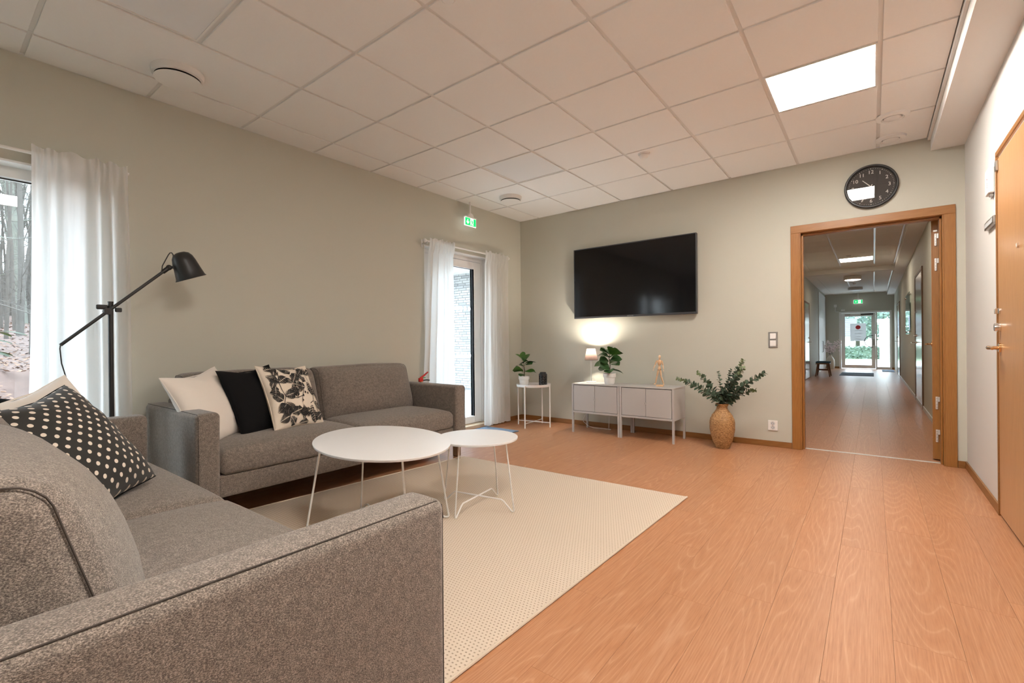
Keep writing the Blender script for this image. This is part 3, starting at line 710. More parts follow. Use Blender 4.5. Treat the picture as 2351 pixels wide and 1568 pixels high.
# glossy doors along the corridor
def flat_door(num, x, side, ya, yb, top, label, handle_at, steel_bits):
    d = struct(thing('door_%d' % num, '', 'door', (x, 0, 0)), label, 'door')
    s = side
    for a, b in ((ya, ya + .05), (yb - .05, yb)): Geo().rbox((min(0, s * .016), a, 0), (max(0, s * .016), b, top), .003).build('casing', 'brown_edge', d)
    Geo().rbox((min(0, s * .016), ya + .05, top - .05), (max(0, s * .016), yb - .05, top), .003).build('casing', 'brown_edge', d)
    lfo = bx('leaf', (min(0, s * .010), ya + .052, .012), (max(0, s * .010), yb - .052, top - .052), 'corridor_door', d, r=.002)
    yh = ya + .12 if handle_at == 'a' else yb - .12
    dirn = 1 if handle_at == 'a' else -1
    xs = s * .0102
    g = Geo().cyl((xs, yh, 1.0), (xs + s * .010, yh, 1.0), .024, 14).tube([(xs, yh, 1.0), (xs + s * .05, yh, 1.0), (xs + s * .058, yh + dirn * .02, 1.0), (xs + s * .056, yh + dirn * .12, .998)], .009, 8); g.build('handle', 'chrome', lfo)
    Geo().cyl((xs, yh, 1.12), (xs + s * .022, yh, 1.12), .022, 12).build('lock', 'chrome', lfo)
    Geo().cyl((xs, yh, 1.52), (xs + s * .01, yh, 1.52), .012, 10).build('peephole', 'steel', lfo)
    yk = yb - .048 if handle_at == 'a' else ya + .048
    for z in (1.85, 1.62, .45, .22): Geo().rbox((xs, yk - .02, z - .05), (xs + s * .012, yk + .02, z + .05), .002).build('hinge', 'steel', lfo)
flat_door(4, CR, -1, 4.05, 5.55, 2.15, 'glossy grey oak door in the corridor nearest the open leaf', 'b', 1)
flat_door(5, CR, -1, 11.7, 13.2, 2.12, 'glossy grey oak door in the corridor beyond the notice board', 'b', 1)
flat_door(6, CL, 1, 9.25, 10.45, 2.10, 'glossy grey oak door in the corridor beside the stool', 'b', 1)
t = thing('tall_cupboard', 'tall smooth pale cupboard front beside the blossom vase', 'cupboard', (CL, 13.3, 0))
bx('door', (.0005, 0, .06), (.020, 1.35, 2.66), 'panel_off', t, r=.002); bx('door', (.0005, 1.355, .06), (.020, 2.70, 2.66), 'panel_off', t, r=.002)
g = Geo().tube([(.02, 1.10, 1.02), (.05, 1.10, 1.02), (.05, 1.10, .64), (.02, 1.10, .64)], .008, 8); g.build('handle', 'black_metal', t)
bx('plinth', (.0005, 0, 0), (.012, 2.70, .058), 'white_paint', t)
# notice board: glass on four chrome standoffs
t = thing('notice_board', 'frameless glass notice board on chrome standoffs on the corridor wall', 'notice board', (CR, 0, 0))
bx('glass_plate', (-.032, 6.65, 1.16), (-.026, 8.1, 1.98), 'board_glass', t)
for y in (6.72, 8.03):
    for z in (1.21, 1.93): Geo().cyl((-.042, y, z), (-.002, y, z), .018, 14).build('standoff', 'chrome', t)
bx('notice_sheet', (-.0255, 6.9, 1.24), (-.0245, 7.5, 1.82), 'paper', t); bx('notice_sheet', (-.0255, 7.6, 1.28), (-.0245, 7.95, 1.75), 'paper_grey', t)
# entrance door at the far end
d = struct(thing('door_7', '', 'door', (0, YE, 0)), 'glazed entrance door with sidelight at the corridor end', 'door')
g = Geo()
for lo, hi in (((EO[0], -.01, 0), (EO[0] + .06, .09, EO[2])), ((EO[1] - .055, -.01, 0), (EO[1], .09, EO[2])), ((EO[0] + .06, -.01, EO[2] - .06), (EO[1] - .055, .09, EO[2])), ((3.94, -.01, 0), (3.985, .09, EO[2] - .06)), ((3.985, -.01, 0), (EO[1] - .055, .09, .08))): g.rbox(lo, hi, .003)
g.build('door_frame', 'white_paint', d)
g = Geo(); a, b, tp = 2.945, 3.935, 2.025
for lo, hi in (((a, .0, .02), (a + .11, .06, tp)), ((b - .11, .0, .02), (b, .06, tp)), ((a + .11, .0, tp - .12), (b - .11, .06, tp)), ((a + .11, .0, .02), (b - .11, .06, .14))): g.rbox(lo, hi, .003)
lfo = g.build('leaf', 'white_paint', d)
bx('pane', (a + .11, .025, .14), (b - .11, .033, tp - .12), 'glass', lfo); bx('pane', (3.985, .03, .08), (EO[1] - .055, .038, EO[2] - .06), 'glass', d)
hz = (1.21 + .785) / 2
Geo().tube([(3.86 + .235 * cos(th), -.055, hz + .21 * sin(th)) for th in [pi / 2 + k * pi / 16 for k in range(17)]], .012, 8).build('pull_handle', 'black_metal', lfo)
g = Geo().cyl((3.86, -.055, hz + .21), (3.86, 0, hz + .21), .010, 8).cyl((3.86, -.055, hz - .21), (3.86, 0, hz - .21), .010, 8); g.build('handle_mount', 'black_metal', lfo)
g = Geo().rbox((3.86, -.03, .86), (3.915, 0, 1.08), .004).tube([(3.885, -.03, 1.05), (3.885, -.06, 1.05), (3.80, -.06, 1.09)], .010, 8); g.build('lock_case', 'steel', lfo)
Geo().rbox((3.52, -.05, 1.955), (3.88, -.0005, 1.995), .006).build('door_closer', 'black_metal', lfo)
g = Geo().rbox((3.05, -.03, 1.96), (3.22, -.0005, 1.99), .004); g.build('door_arm', 'steel', lfo)
for zz in (1.50, .83):
    for k in range(5): Geo().cyl((4.04 + k * .062, .0288, zz), (4.04 + k * .062, .0298, zz), .024, 12).build('frosted_dot', 'frost_dot', d)
t = thing('paper_notice', 'white paper notice with a red dot taped on the entrance glass', 'notice', (3.44, YE + .023, 1.33))
bx('sheet', (-.23, -.0015, -.32), (.23, .0015, .32), 'paper', t)
Geo().cyl((0, -.0016, .18), (0, -.0022, .18), .075, 24).build('red_dot', 'paper_red', t)
for z, wd_ in ((.06, .12), (-.05, .10), (-.16, .09), (-.25, .07)): bx('print_line', (-wd_, -.0021, z - .008), (wd_, -.0016, z + .008), 'paper_grey', t)
t = thing('junction_box', 'small white box with conduit on the wall beside the entrance', 'box', (2.77, YE, 2.32))
bx('cover', (-.045, -.04, -.05), (.045, 0, .05), 'white_plastic', t, r=.006); Geo().tube([(0, -.015, -.05), (0, -.015, -.20), (.02, -.015, -.22), (.10, -.015, -.225)], .011, 8).build('conduit', 'white_plastic', t)
tag(bx('door_contact', (2.94, YE - .03, 2.125), (3.06, YE, 2.175), 'white_plastic', r=.004), 'small white sensor just above the entrance door frame', 'sensor')
# mats
g = Geo().rbox((3.07, 11.8, .0), (3.88, 13.35, .012), .004); m_ = tag(g.build('entrance_mat', 'entry_mat'), 'dark blue mat on the corridor floor before the entrance', 'mat')
tag(Geo().rbox((4.10, 14.4, 0), (4.42, 15.6, .010), .004).build('entrance_mat', 'entry_mat'), 'narrow blue mat under the entrance sidelight', 'mat')
# stool
t = thing('stool', 'walnut stool with a navy seat pad in the corridor', 'stool', (2.72, 11.25, 0), 0)
w2, d2 = .17, .26
def pad(p, u): return Vector((p[0], p[1], p[2] + .008 * (1 - u[0] ** 2) * (1 - u[1] ** 2)))
Geo().rbox((-w2, -d2, .385), (w2, d2, .435), .02, 2, (4, 4, 1), pad).build('seat_pad', 'navy_cushion', t)
Geo().rbox((-w2, -d2, .355), (w2, d2, .384), .006).build('seat', 'walnut', t)
for sx_ in (-1, 1):
    for sy_ in (-1, 1): Geo().tube([(sx_ * (w2 - .05), sy_ * (d2 - .05), .356), (sx_ * (w2 + .0), sy_ * (d2 + .0), 0)], [.019, .014], 8).build('leg', 'walnut', t)
for sy_ in (-1, 1): Geo().cyl((-w2 + .03, sy_ * (d2 - .025), .19), (w2 - .03, sy_ * (d2 - .025), .19), .012, 8).build('stretcher', 'walnut', t)
# vase with blossom
t = tag(Geo().lathe([(.0, 0), (.10, .0), (.125, .05), (.135, .20), (.125, .34), (.08, .43), (.045, .47), (.042, .50), (.052, .52), (.040, .518), (.032, .47)], (2.64, 15.45, 0), 28, close=False).build('floor_vase', 'ceramic_cream'),
        'cream ceramic floor vase at the end of the corridor', 'vase')
rr = random.Random(4)
for k, (dx, dz) in enumerate(((-.14, .48), (-.04, .60), (.12, .50), (.30, .62))):
    b_ = thing('blossom_branch', 'pale pink blossom branch in the cream corridor vase', 'branch', (2.64, 15.45, .40), 0, 'blossom branches in the cream vase')
    pts = [(0.004 * k, 0, 0), (dx * .3, 0.02, dz * .45), (dx, .04 - .03 * k, dz)]
    Geo().tube(pts, [.008, .006, .003], 6).build('stem', 'twig', b_)
    g = Geo()
    for i in range(46):
        f = .45 + .6 * rr.random(); c = Vector(pts[1]).lerp(Vector(pts[2]), (f - .4) / .65) + Vector((rr.gauss(0, .045), rr.gauss(0, .045), rr.gauss(0, .04)))
        g.ball(c, .015 + .011 * rr.random(), 6, 4, (1, 1, .8))
    o = g.build('blossoms', 'blossom', b_); o['kind'] = 'stuff'

# ---------------------------------------------------------------- outside the corridor door
ex = tag(bx('forecourt', (-20, YE + .25, -.12), (30, 24.5, -.05), 'paving'), 'pale paved forecourt outside the entrance', 'paving', None, 'structure')
tag(bx('lawn', (-20, 24.5, -.12), (30, 60, -.045), 'lawn'), 'strip of lawn behind the forecourt', 'lawn', None, 'structure')
def leafy(name, lo, hi, n, size, mat, label, cat, seed, group=None):
    r_ = random.Random(seed); g = Geo(); c = [(a + b) / 2 for a, b in zip(lo, hi)]; hh = [(b - a) / 2 for a, b in zip(lo, hi)]
    for i in range(n):
        if cat == 'hedge': p = Vector([c[k] + hh[k] * (2 * r_.random() - 1) for k in range(3)]); p[1] = c[1] + hh[1] * r_.choice((-1, 1, -1)) * (.8 + .2 * r_.random())
        else:
            d_ = Vector((r_.gauss(0, 1), r_.gauss(0, 1), r_.gauss(0, 1))).normalized() * (.6 + .4 * r_.random()); p = Vector([c[k] + hh[k] * d_[k] for k in range(3)])
        a = Vector((r_.gauss(0, 1), r_.gauss(0, 1), r_.gauss(0, 1))).normalized() * size; b = a.orthogonal().normalized() * size * .6
        g.add([p - a, p + b, p + a, p - b], [(0, 1, 2, 3)])
    t = thing(name, label, cat, (c[0], c[1], lo[2]), 0, group)
    o = Geo(); o.v = [(x - c[0], y - c[1], z - lo[2]) for x, y, z in g.v]; o.f = g.f; f = o.build('foliage', mat, t, 0, fix=False); f['kind'] = 'stuff'
    return t, c, hh
t, c, hh = leafy('hedge', (-6, 28.6, -.05), (14, 29.4, .68), 5000, .09, 'hedge_green', 'low clipped hedge behind the lawn strip', 'hedge', 2)
bx('core', (-9.9, -.32, 0), (9.9, .32, .66), 'hedge_green', t)
for k, (x, y, rx, top) in enumerate(((0.4, 46, 2.6, 5.2), (4.6, 50, 3.2, 7.5), (2.6, 56, 3.0, 7.0), (9.5, 48, 3.0, 6.0), (-4, 50, 3.4, 6.4))):
    t, c, hh = leafy('leafy_tree', (x - rx, y - rx, .9), (x + rx, y + rx, top), 2600, .20, 'tree_green', 'dense green tree beyond the hedge outside the entrance', 'tree', 20 + k, 'green trees beyond the hedge')
    Geo().cyl((0, 0, -.95), (0, 0, 2.5), .22, 8, .12).build('trunk', 'bark', t)
hs = thing('house', 'low house with a dark tiled roof seen through the entrance glass', 'house', (0.6, 42, 0))
bx('wall', (-5, 0, -.05), (1.9, 5, 1.45), 'render_white', hs)
for k in range(9):
    z = 1.36 + k * .165; y = -.45 + k * .28
    Geo().prism([(0, 0), (.30, .172), (.30, .195), (0, .045)], ((-5.3, y, z), (0, 1, 0), (0, 0, 1)), 7.5).build('tile_course', 'roof_slate', hs, 0)
gr = thing('garage', 'white rendered outbuilding seen through the entrance sidelight', 'building', (4.15, 26, 0))
bx('wall', (0, 0, -.05), (6, 5, 1.95), 'render_white', gr); bx('roof', (-.15, -.3, 1.952), (6.2, 5.3, 2.12), 'exterior_grey', gr); bx('door', (1.0, -.03, -.04), (3.4, -.001, 1.75), 'white_paint', gr)

# ---------------------------------------------------------------- outside the terrace door
tag(bx('terrace', (-9, -4.0, -.16), (-.301, 3.0, -.06), 'paving'), 'pale paved terrace outside the glazed door', 'paving', None, 'structure')
bw = struct(bx('wall_brick', (-8, 3.012, -.1), (-.301, 3.30, 3.0), 'mortar'), 'whitewashed brick wall of long thin bricks beyond the terrace', 'wall')
BL, BH, MJ = .235, .048, .011
rr = random.Random(9); bm_ = [Geo().rbox((-BL / 2, 0, -BH / 2), (BL / 2, .012, BH / 2), .003).mesh('brick', 30) for _ in range(3)]
for i, m_ in enumerate(bm_):
    mm = pm('brick_tone_%d' % i, ((.38, .378, .37), (.33, .33, .33), (.27, .27, .27))[i], .85, bump=(60, .5)); m_.materials.append(mm)
near = Geo(); row = 0; z = -.02
while z < 2.72:
    x = -7.9 + (row % 2) * (BL + MJ) / 2 + (row % 3) * .03
    while x < -.45:
        if -4.55 < x < -3.35: put('brick', rr.choice((bm_[0], bm_[0], bm_[1], bm_[0], bm_[2])), None, bw, (x, 3.0 + rr.uniform(-.002, .002), z + BH / 2))
        else: near.box((x - BL / 2, 3.0, z), (x + BL / 2, 3.0119, z + BH))
        x += BL + MJ
    z += BH + MJ; row += 1
o = near.build('brick_courses', bm_[0].materials[0], bw, 0); o['kind'] = 'stuff'
struct(bx('trim_7', (-8.3, 1.9, 2.74), (-.301, 3.4, 2.90), 'white_paint'), 'white boarded roof overhang above the brick wall', 'eaves')

# ---------------------------------------------------------------- forest outside the tall window
def gz(x, y): return -.25 + .105 * max(0, -x - 2.0) + .25 * noise.noise(Vector((x * .18, y * .18, 0)))
g = Geo().grid(lambda u, v: (-9.2 - 46 * u * u if False else -.5 - 50 * u, -34 + 60 * v, gz(-.5 - 50 * u, -34 + 60 * v)), 60, 60)
for i, p in enumerate(g.v):
    if p[1] > -4.2 and p[0] > -9.2: g.v[i] = (p[0], p[1], min(p[2], -.2) - .15)
struct(g.build('forest_ground', 'leaf_litter', fix=False), 'forest slope covered in brown fallen leaves', 'ground')
rr = random.Random(12); g = Geo()
for i in range(16000):
    u = rr.random() ** 1.6; x = -1.2 - 26 * u; y = -5.2 - .08 * x * -1 + rr.uniform(-1.0 - .28 * abs(x), 1.0 + .28 * abs(x))
    y = -5.0 + (-x) * .13 + rr.uniform(-1, 1) * (.8 + .28 * abs(x))
    if y > -4.3 and x > -9.3: continue
    s_ = rr.uniform(.03, .065); a = rr.uniform(0, 2 * pi); p = Vector((x, y, gz(x, y) + .02)); d_ = Vector((cos(a), sin(a), rr.uniform(-.4, .4))) * s_; e_ = Vector((-sin(a), cos(a), rr.uniform(-.4, .4))) * s_ * .55
    g.add([p - d_, p + e_, p + d_, p - e_], [(0, 1, 2, 3)])
tag(g.build('fallen_leaves', 'dry_leaf', smooth=0, fix=False), 'carpet of dry brown leaves on the forest slope', 'leaves', None, 'stuff')
def tree_mesh(seed, hgt, r0):
    r_ = random.Random(seed); g = Geo()
    def limb(p, d, L, r, lev):
        n = 5 if lev == 0 else 4; pts = [p]; q = Vector(p); dd = Vector(d)
        for i in range(n):
            dd = (dd + Vector((r_.gauss(0, .07), r_.gauss(0, .07), r_.gauss(0, .05)))).normalized() if lev else (dd + Vector((r_.gauss(0, .03), r_.gauss(0, .03), 0))).normalized()
            q = q + dd * L / n; pts.append(q.copy())
        g.tube(pts, [r * (1 - .72 * i / n) for i in range(n + 1)], 7 if lev == 0 else (4 if lev == 1 else 3), caps=False)
        if lev < 3:
            cnt = (20, 7, 5)[lev]
            for k in range(cnt):
                f = r_.uniform(.12 if lev == 0 else .25, 1.0); i = min(n - 1, int(f * n)); pp = pts[i].lerp(pts[i + 1], f * n - i)
                ax = Vector((r_.gauss(0, 1), r_.gauss(0, 1), r_.gauss(.25, .5))).normalized(); nd = (dd * .35 + ax).normalized()
                limb(pp, nd, L * (.30, .5, .5)[lev] * r_.uniform(.5, 1.1), r * (.12, .5, .55)[lev] * (1.1 - .6 * f), lev + 1)
    limb(Vector((0, 0, -.2)), Vector((0, 0, 1)), hgt, r0, 0)
    return g.mesh('bare_tree', 60, False)
tms = [tree_mesh(3, 12, .20), tree_mesh(5, 9, .09), tree_mesh(8, 14, .28), tree_mesh(11, 7, .06)]
for i, m_ in enumerate(tms): m_.materials.append(MATS['bark_pale' if i in (0, 2) else 'bark'])
TL = {0: 'slender pale bare tree on the forest slope outside the window', 1: 'thin dark bare tree on the forest slope outside the window', 2: 'thick pale bare trunk on the forest slope outside the window', 3: 'dark bare sapling on the forest slope outside the window'}
rr = random.Random(31); spots = [(-14, -4.12, 2), (-17, -3.45, 3), (-18, -3.05, 1), (-20, -2.95, 3), (-22, -2.60, 1), (-24, -2.35, 0), (-27, -2.0, 1), (-30, -1.75, 0), (-34, -1.3, 2), (-26, -2.6, 3), (-32, -2.2, 1), (-21, -3.2, 3), (-11.5, -4.4, 3), (-13.5, -3.3, 3)]
while len(spots) < 64:
    x = -5 - 34 * rr.random(); y = -5 + (-x) * .12 + rr.uniform(-1, 1) * (2.5 + .42 * abs(x))
    if (y > -4.0 and x > -10) or abs(y - (-5.3165 + (3.8735 - x) * .102)) < .9 and x > -22: continue
    spots.append((x, y, rr.choice((0, 1, 1, 2, 3, 3, 0))))
for i in range(26):
    x = -24 - 20 * rr.random(); spots.append((x, -5.3165 + (3.8735 - x) * (.078 + .055 * rr.random()), rr.choice((0, 1, 1, 3, 3))))
for x, y, k in spots:
    o = put('bare_tree', tms[k], None, None, (x, y, gz(x, y))); o.rotation_euler = (0, 0, rr.uniform(0, 6)); s_ = rr.uniform(.85, 1.15); o.scale = (s_, s_, s_)
    tag(o, TL[k], 'tree', 'bare trees in the forest')

# ---------------------------------------------------------------- sofas
def make_sofa(label, loc, rz, L, D, aw=.125):
    t = thing('sofa', label, 'sofa', loc, rz, 'grey brown sofas')
    zt = .665
    for s in (0, 1):
        x0 = 0 if s == 0 else L - aw
        def arm_fn(p, u): return Vector((p[0] * (1 + .04 * max(0, u[2])), p[1], p[2] + .004 * (1 - u[0] ** 2)))
        a = Geo().rbox((x0, .015, .135), (x0 + aw, D, zt), .026, 3, (2, 6, 4), arm_fn).build('arm', 'upholstery', t, 50)
        xo = .012 if s == 0 else L - .012
        Geo().tube([(xo, .03, zt - .001), (xo, D * .5, zt + .0005), (xo, D - .022, zt - .002), (xo, D - .004, zt - .016), (xo, D + .001, zt - .05)], .0017, 6).build('piping', 'piping', a)
        Geo().tube([(xo, D - .0015, zt - .05), (xo, D - .0015, .15)], .0014, 6).build('piping', 'piping', a)
    i0, i1 = aw + .002, L - aw - .002
    Geo().rbox((i0, .03, .165), (i1, D - .035, .295), .014, 2).build('base', 'upholstery', t, 50)
    Geo().rbox((i0, .0, .165), (i1, .11, .70), .03, 2).build('back_frame', 'upholstery', t, 50)
    cw_ = (i1 - i0) / 2
    for s in (0, 1):
        a, b = i0 + s * cw_ + .003, i0 + (s + 1) * cw_ - .003
        def seat_fn(p, u):
            k = (1 - u[0] ** 4) * (1 - u[1] ** 4)
            return Vector((p[0], p[1], p[2] + (.026 * k if u[2] > 0 else 0) - .012 * max(0, u[1]) ** 3))
        c = Geo().rbox((a, .16, .30), (b, D - .012, .448), .045, 3, (10, 10, 2), seat_fn).build('seat_cushion', 'upholstery', t, 60)
        def back_fn(p, u):
            k = (1 - abs(u[0]) ** 3.0) * (1 - abs(u[2]) ** 3)
            y = p[1] + (.105 * k if u[1] > 0 else -.0) - .062 * u[2] + .012 * (1 - u[0] ** 2)
            return Vector((p[0] * (1 - .012 * u[2]), y, p[2] + .010 * (1 - u[0] ** 2) * max(0, u[2]) + .006 * noise.noise(Vector((p[0] * 5 + s * 7, p[1] * 4, p[2] * 4)))))
        lo, hi = (a, .125, .425), (b, .305, .858)
        cb = Geo().rbox(lo, hi, .05, 3, (12, 3, 8), back_fn).build('back_cushion', 'upholstery', t, 60)
        # piping round the two ends
        cen = [(p + q) / 2 for p, q in zip(lo, hi)]; hh = [(q - p) / 2 for p, q in zip(lo, hi)]
        for e in (-1, 1):
            pts = []; r = .05
            for cy, cz, a0 in ((1, 1, 0), (-1, 1, pi / 2), (-1, -1, pi), (1, -1, 3 * pi / 2)):
                for k in range(5):
                    th = a0 + k * pi / 8; yy = cy * (hh[1] - r) + .0372 * cos(th); zz = cz * (hh[2] - r) + .0372 * sin(th)
                    xx = e * (hh[0] - .0135)
                    q = back_fn(Vector((xx, yy, zz)), (e * .985, yy / hh[1], zz / hh[2])); q = q + Vector((0, .001 * cos(th), .001 * sin(th)))
                    pts.append((cen[0] + q[0], cen[1] + q[1], cen[2] + q[2]))
            Geo().tube(pts, .0018, 6, closed=True).build('piping', 'piping', cb)
    for x in (aw * .5, L - aw * .5):
        for y in (.07, D - .06):
            lg = Geo().rbox((x - .022, y - .03, .03), (x + .022, y + .03, .136), .003).build('leg', 'brown_edge', t)
            Geo().rbox((x - .021, y - .029, .0), (x + .021, y + .029, .0299), .002).build('foot', 'chrome', lg)
    return t
make_sofa('grey brown sofa along the sage wall with three pillows on it', (.05, -2.17, .008), -pi / 2, 2.17, .90)
make_sofa('grey brown sofa at right angles to the wall sofa, polka dot pillow on it', (.615, -5.43, .008), 0, 2.43, .93)

# ---------------------------------------------------------------- pillows
def pillow_fn(w_, h_, t_, seed, wr=.010):
    def S(u, v, side):
        x = w_ / 2 * u * (1 - .10 * (1 - v * v)); y = h_ / 2 * v * (1 - (.17 if v > 0 else .07) * (1 - abs(u) ** 1.5) ** 1.2)
        k = max(0, (1 - u * u) * (1 - v * v))
        z = side * t_ / 2 * k ** .42
        nz = noise.noise(Vector((u * 2.2 + seed, v * 2.2, side))) * .7 + noise.noise(Vector((u * 5 + seed * 2, v * 3.1, side * 3))) * .35
        crease = noise.noise(Vector((u * 3 + v * 6 + seed, (u - v) * 1.4, side * 2)))
        z += side * wr * (nz + .8 * crease) * min(1, 3 * k + .15)
        return Vector((x, y, z))
    return S
def make_pillow(label, c, yaw, lean, roll, w_, h_, t_, mat, seed, edge_mat=None, wr=.010):
    """faces +x at yaw 0; lean tips the top backwards"""
    a, b, r = radians(yaw), radians(lean), radians(roll)
    n0 = Vector((cos(a), sin(a), 0)); u0 = Vector((-sin(a), cos(a), 0)); zz = Vector((0, 0, 1))
    v = zz * cos(b) - n0 * sin(b); n = n0 * cos(b) + zz * sin(b)
    u = u0 * cos(r) + v * sin(r); v2 = -u0 * sin(r) + v * cos(r)
    S = pillow_fn(w_, h_, t_, seed, wr); g = Geo(); N = 26; g.uv = []
    for side in (1, -1):
        base = len(g.v)
        for j in range(N + 1):
            for i in range(N + 1):
                uu = sin((i / N * 2 - 1) * pi / 2 * .98) / sin(pi / 2 * .98); vv = sin((j / N * 2 - 1) * pi / 2 * .98) / sin(pi / 2 * .98)
                p = S(uu, vv, side); g.v.append(tuple(p)); g.uv.append((uu * .5 + .5, vv * .5 + .5))
        for j in range(N):
            for i in range(N):
                q = (base + j * (N + 1) + i, base + j * (N + 1) + i + 1, base + (j + 1) * (N + 1) + i + 1, base + (j + 1) * (N + 1) + i)
                g.f.append(q if side > 0 else q[::-1])
    o = g.build('throw_pillow', mat, None, 80); o.matrix_world = frame_mat(c, u, v2, n)
    tag(o, label, 'pillow')
    pts = [S(sin(pi / 2 * k), -1, 0) for k in (-1, -.6, -.2, .2, .6, 1)] + [S(1, sin(pi / 2 * k), 0) for k in (-.6, -.2, .2, .6, 1)] + [S(sin(pi / 2 * k), 1, 0) for k in (.6, .2, -.2, -.6, -1)] + [S(-1, sin(pi / 2 * k), 0) for k in (.6, .2, -.2, -.6)]
    Geo().tube(pts, .0035, 6, closed=True).build('seam', edge_mat or mat, o)
    return o, S
make_pillow('cream linen pillow leaning on the arm of the wall sofa', (.545, -4.135, .67), 36, 26, 5, .52, .49, .16, 'white_linen', 1.3)
make_pillow('plain black pillow between cream and leaf print pillows', (.50, -3.815, .675), 20, 24, 3, .45, .49, .15, 'black_fabric', 4.1, wr=.006)
po, S = make_pillow('cream pillow printed with black leaves and figs', (.555, -3.60, .682), 14, 27, -3, .43, .49, .16, 'cream_print', 7.7)
make_pillow('black pillow with cream polka dots leaning on a cream pillow', (1.55, -4.965, .668), 34, 37, 12, .44, .50, .26, 'polka_fabric', 2.2, 'black_fabric', wr=.008)
make_pillow('cream linen pillow behind the polka dot pillow', (1.27, -4.955, .68), 30, 32, 15, .48, .48, .16, 'white_linen', 5.9)
make_pillow('plain black pillow behind the cream pillow near the window', (.96, -5.02, .645), 22, 28, -14, .46, .46, .14, 'black_fabric', 3.3, wr=.006)

# printed leaves and figs lie on the cream pillow's face
def blade(cu, cv, ang, L, wd, lobes=0, nv=8):
    out = []; 
    for i in range(nv + 1):
        f = i / nv; hw = wd * sin(pi * min(1, f * 1.02)) ** .8 * (1 + (.22 * sin(lobes * 2 * pi * f) if lobes else 0))
        out.append((f * L, hw))
    return cu, cv, ang, out
ink = Geo()
def lay(cu, cv, ang, prof, split=True):
    ca, sa = cos(ang), sin(ang)
    def P_(x, y):
        uu, vv = cu + (x * ca - y * sa), cv + (x * sa + y * ca)
        uu = max(-.97, min(.97, uu)); vv = max(-.97, min(.97, vv)); q = S(uu, vv, 1); e_ = .012; n_ = (S(min(.985, uu + e_), vv, 1) - S(max(-.985, uu - e_), vv, 1)).cross(S(uu, min(.985, vv + e_), 1) - S(uu, max(-.985, vv - e_), 1)).normalized(); q = q + n_ * .0035; return tuple(q)
    for sg in (1, -1):
        for i in range(len(prof) - 1):
            (x0, h0), (x1, h1) = prof[i], prof[i + 1]; gap = .010 if split else 0
            if h0 <= gap and h1 <= gap: continue
            b = len(ink.v)
            h0m, h1m = max(gap, h0), max(gap, h1)
            cut = 1.0; x1s = x1 - (.22 * (x1 - x0) if split else 0)
            sl = .35 * (h0m + h1m) * .5 if split else 0
            ink.v += [P_(x0, sg * gap), P_(x1s, sg * gap), P_(x1s + sl * .5, sg * (gap + (h1m - gap) * .5)), P_(x0 + sl * .5, sg * (gap + (h0m - gap) * .5)), P_(x1s + sl, sg * h1m * cut), P_(x0 + sl, sg * h0m * cut)]
            ink.f += [(b, b + 1, b + 2, b + 3), (b + 3, b + 2, b + 4, b + 5)]
def stem_line(pts, wd=.011):
    for a, b in zip(pts, pts[1:]):
        d = Vector((b[0] - a[0], b[1] - a[1])); L = d.length
        for k in range(4):
            f0, f1 = k / 4, (k + 1) / 4; lay(a[0] + d.x * f0, a[1] + d.y * f0, atan2(d.y, d.x), [(0, wd), (L / 4 * 1.02, wd)], False)
def fig(cu, cv, ang, L):
    lay(*blade(cu, cv, ang, L, L * .40, 0, 12))
    for o_ in (-.5, .5): pass
rp_ = random.Random(3)
stem_line([(-.75, -.55), (-.55, -.1), (-.62, .35), (-.45, .8)]); stem_line([(.05, -.35), (.25, .05), (.2, .45), (.42, .85)]); stem_line([(.75, -.8), (.62, -.3), (.78, .2), (.62, .7)]); stem_line([(-.55, -.1), (-.1, -.2), (.2, -.12)]); stem_line([(.62, -.3), (.4, -.4)])
for (cu, cv, an, L, w_, lb) in ((-.62, .35, .5, .36, .12, 0), (-.1, .32, .9, .42, .13, 3), (-.1, .32, -.3, .42, .12, 3), (-.1, .32, -1.5, .40, .10, 3), (-.1, .32, 2.3, .22, .09, 0), (-.85, .78, .3, .40, .10, 2), (-.35, .78, .1, .34, .09, 2),
                                (.25, .62, .6, .34, .11, 3), (.25, .62, -.8, .30, .09, 2), (.62, .62, .4, .26, .08, 2), (.55, .35, -1.3, .42, .10, 3), (.78, .2, -1.2, .40, .09, 3), (-.55, -.1, .2, .34, .13, 0), (-.85, -.15, 1.3, .34, .10, 3), (-.80, -.42, -.4, .34, .13, 3),
                                (-.45, -.62, .2, .36, .11, 3), (-.5, -.70, -.8, .24, .09, 2), (0.0, -.72, .4, .34, .10, 3), (.05, -.85, 1.6, .30, .08, 3), (.42, -.42, -1.4, .42, .11, 3), (.62, -.3, -.7, .34, .09, 3), (.5, -.85, .5, .34, .09, 3), (-.15, -.92, .1, .3, .07, 2), (-.85, .2, 1.0, .3, .09, 2), (.05, -.02, 1.0, .2, .07, 0)):
    lay(*blade(cu * 1.04, cv * 1.04, an, L * 1.3, w_ * 1.3, lb))
for (cu, cv, an, L) in ((-.92, .62, -.5, .36), (-.90, .05, -.8, .36), (-.88, -.55, .6, .36), (-.70, .60, 1.0, .30), (-.86, -.80, .3, .34), (-.60, -.28, -.9, .42), (-.32, .12, -.3, .34), (.10, -.42, -1.6, .36), (-.05, .95, 3.3, .3), (.72, .9, -2.2, .3)):
    lay(*blade(cu, cv, an, L, L * .42, 0, 12))
for (cu, cv) in ((-.05, -.05), (.2, -.12), (.3, -.02), (-.75, -.02), (.42, -.05), (.1, -.28), (.33, .95)):
    lay(*blade(cu - .035, cv, 0, .07, .04, 0, 6), False) if False else lay(cu - .035, cv, 0, blade(0, 0, 0, .075, .042, 0, 6)[3], False)
ink.build('leaf_print', 'print_ink', po, 0, fix=False)

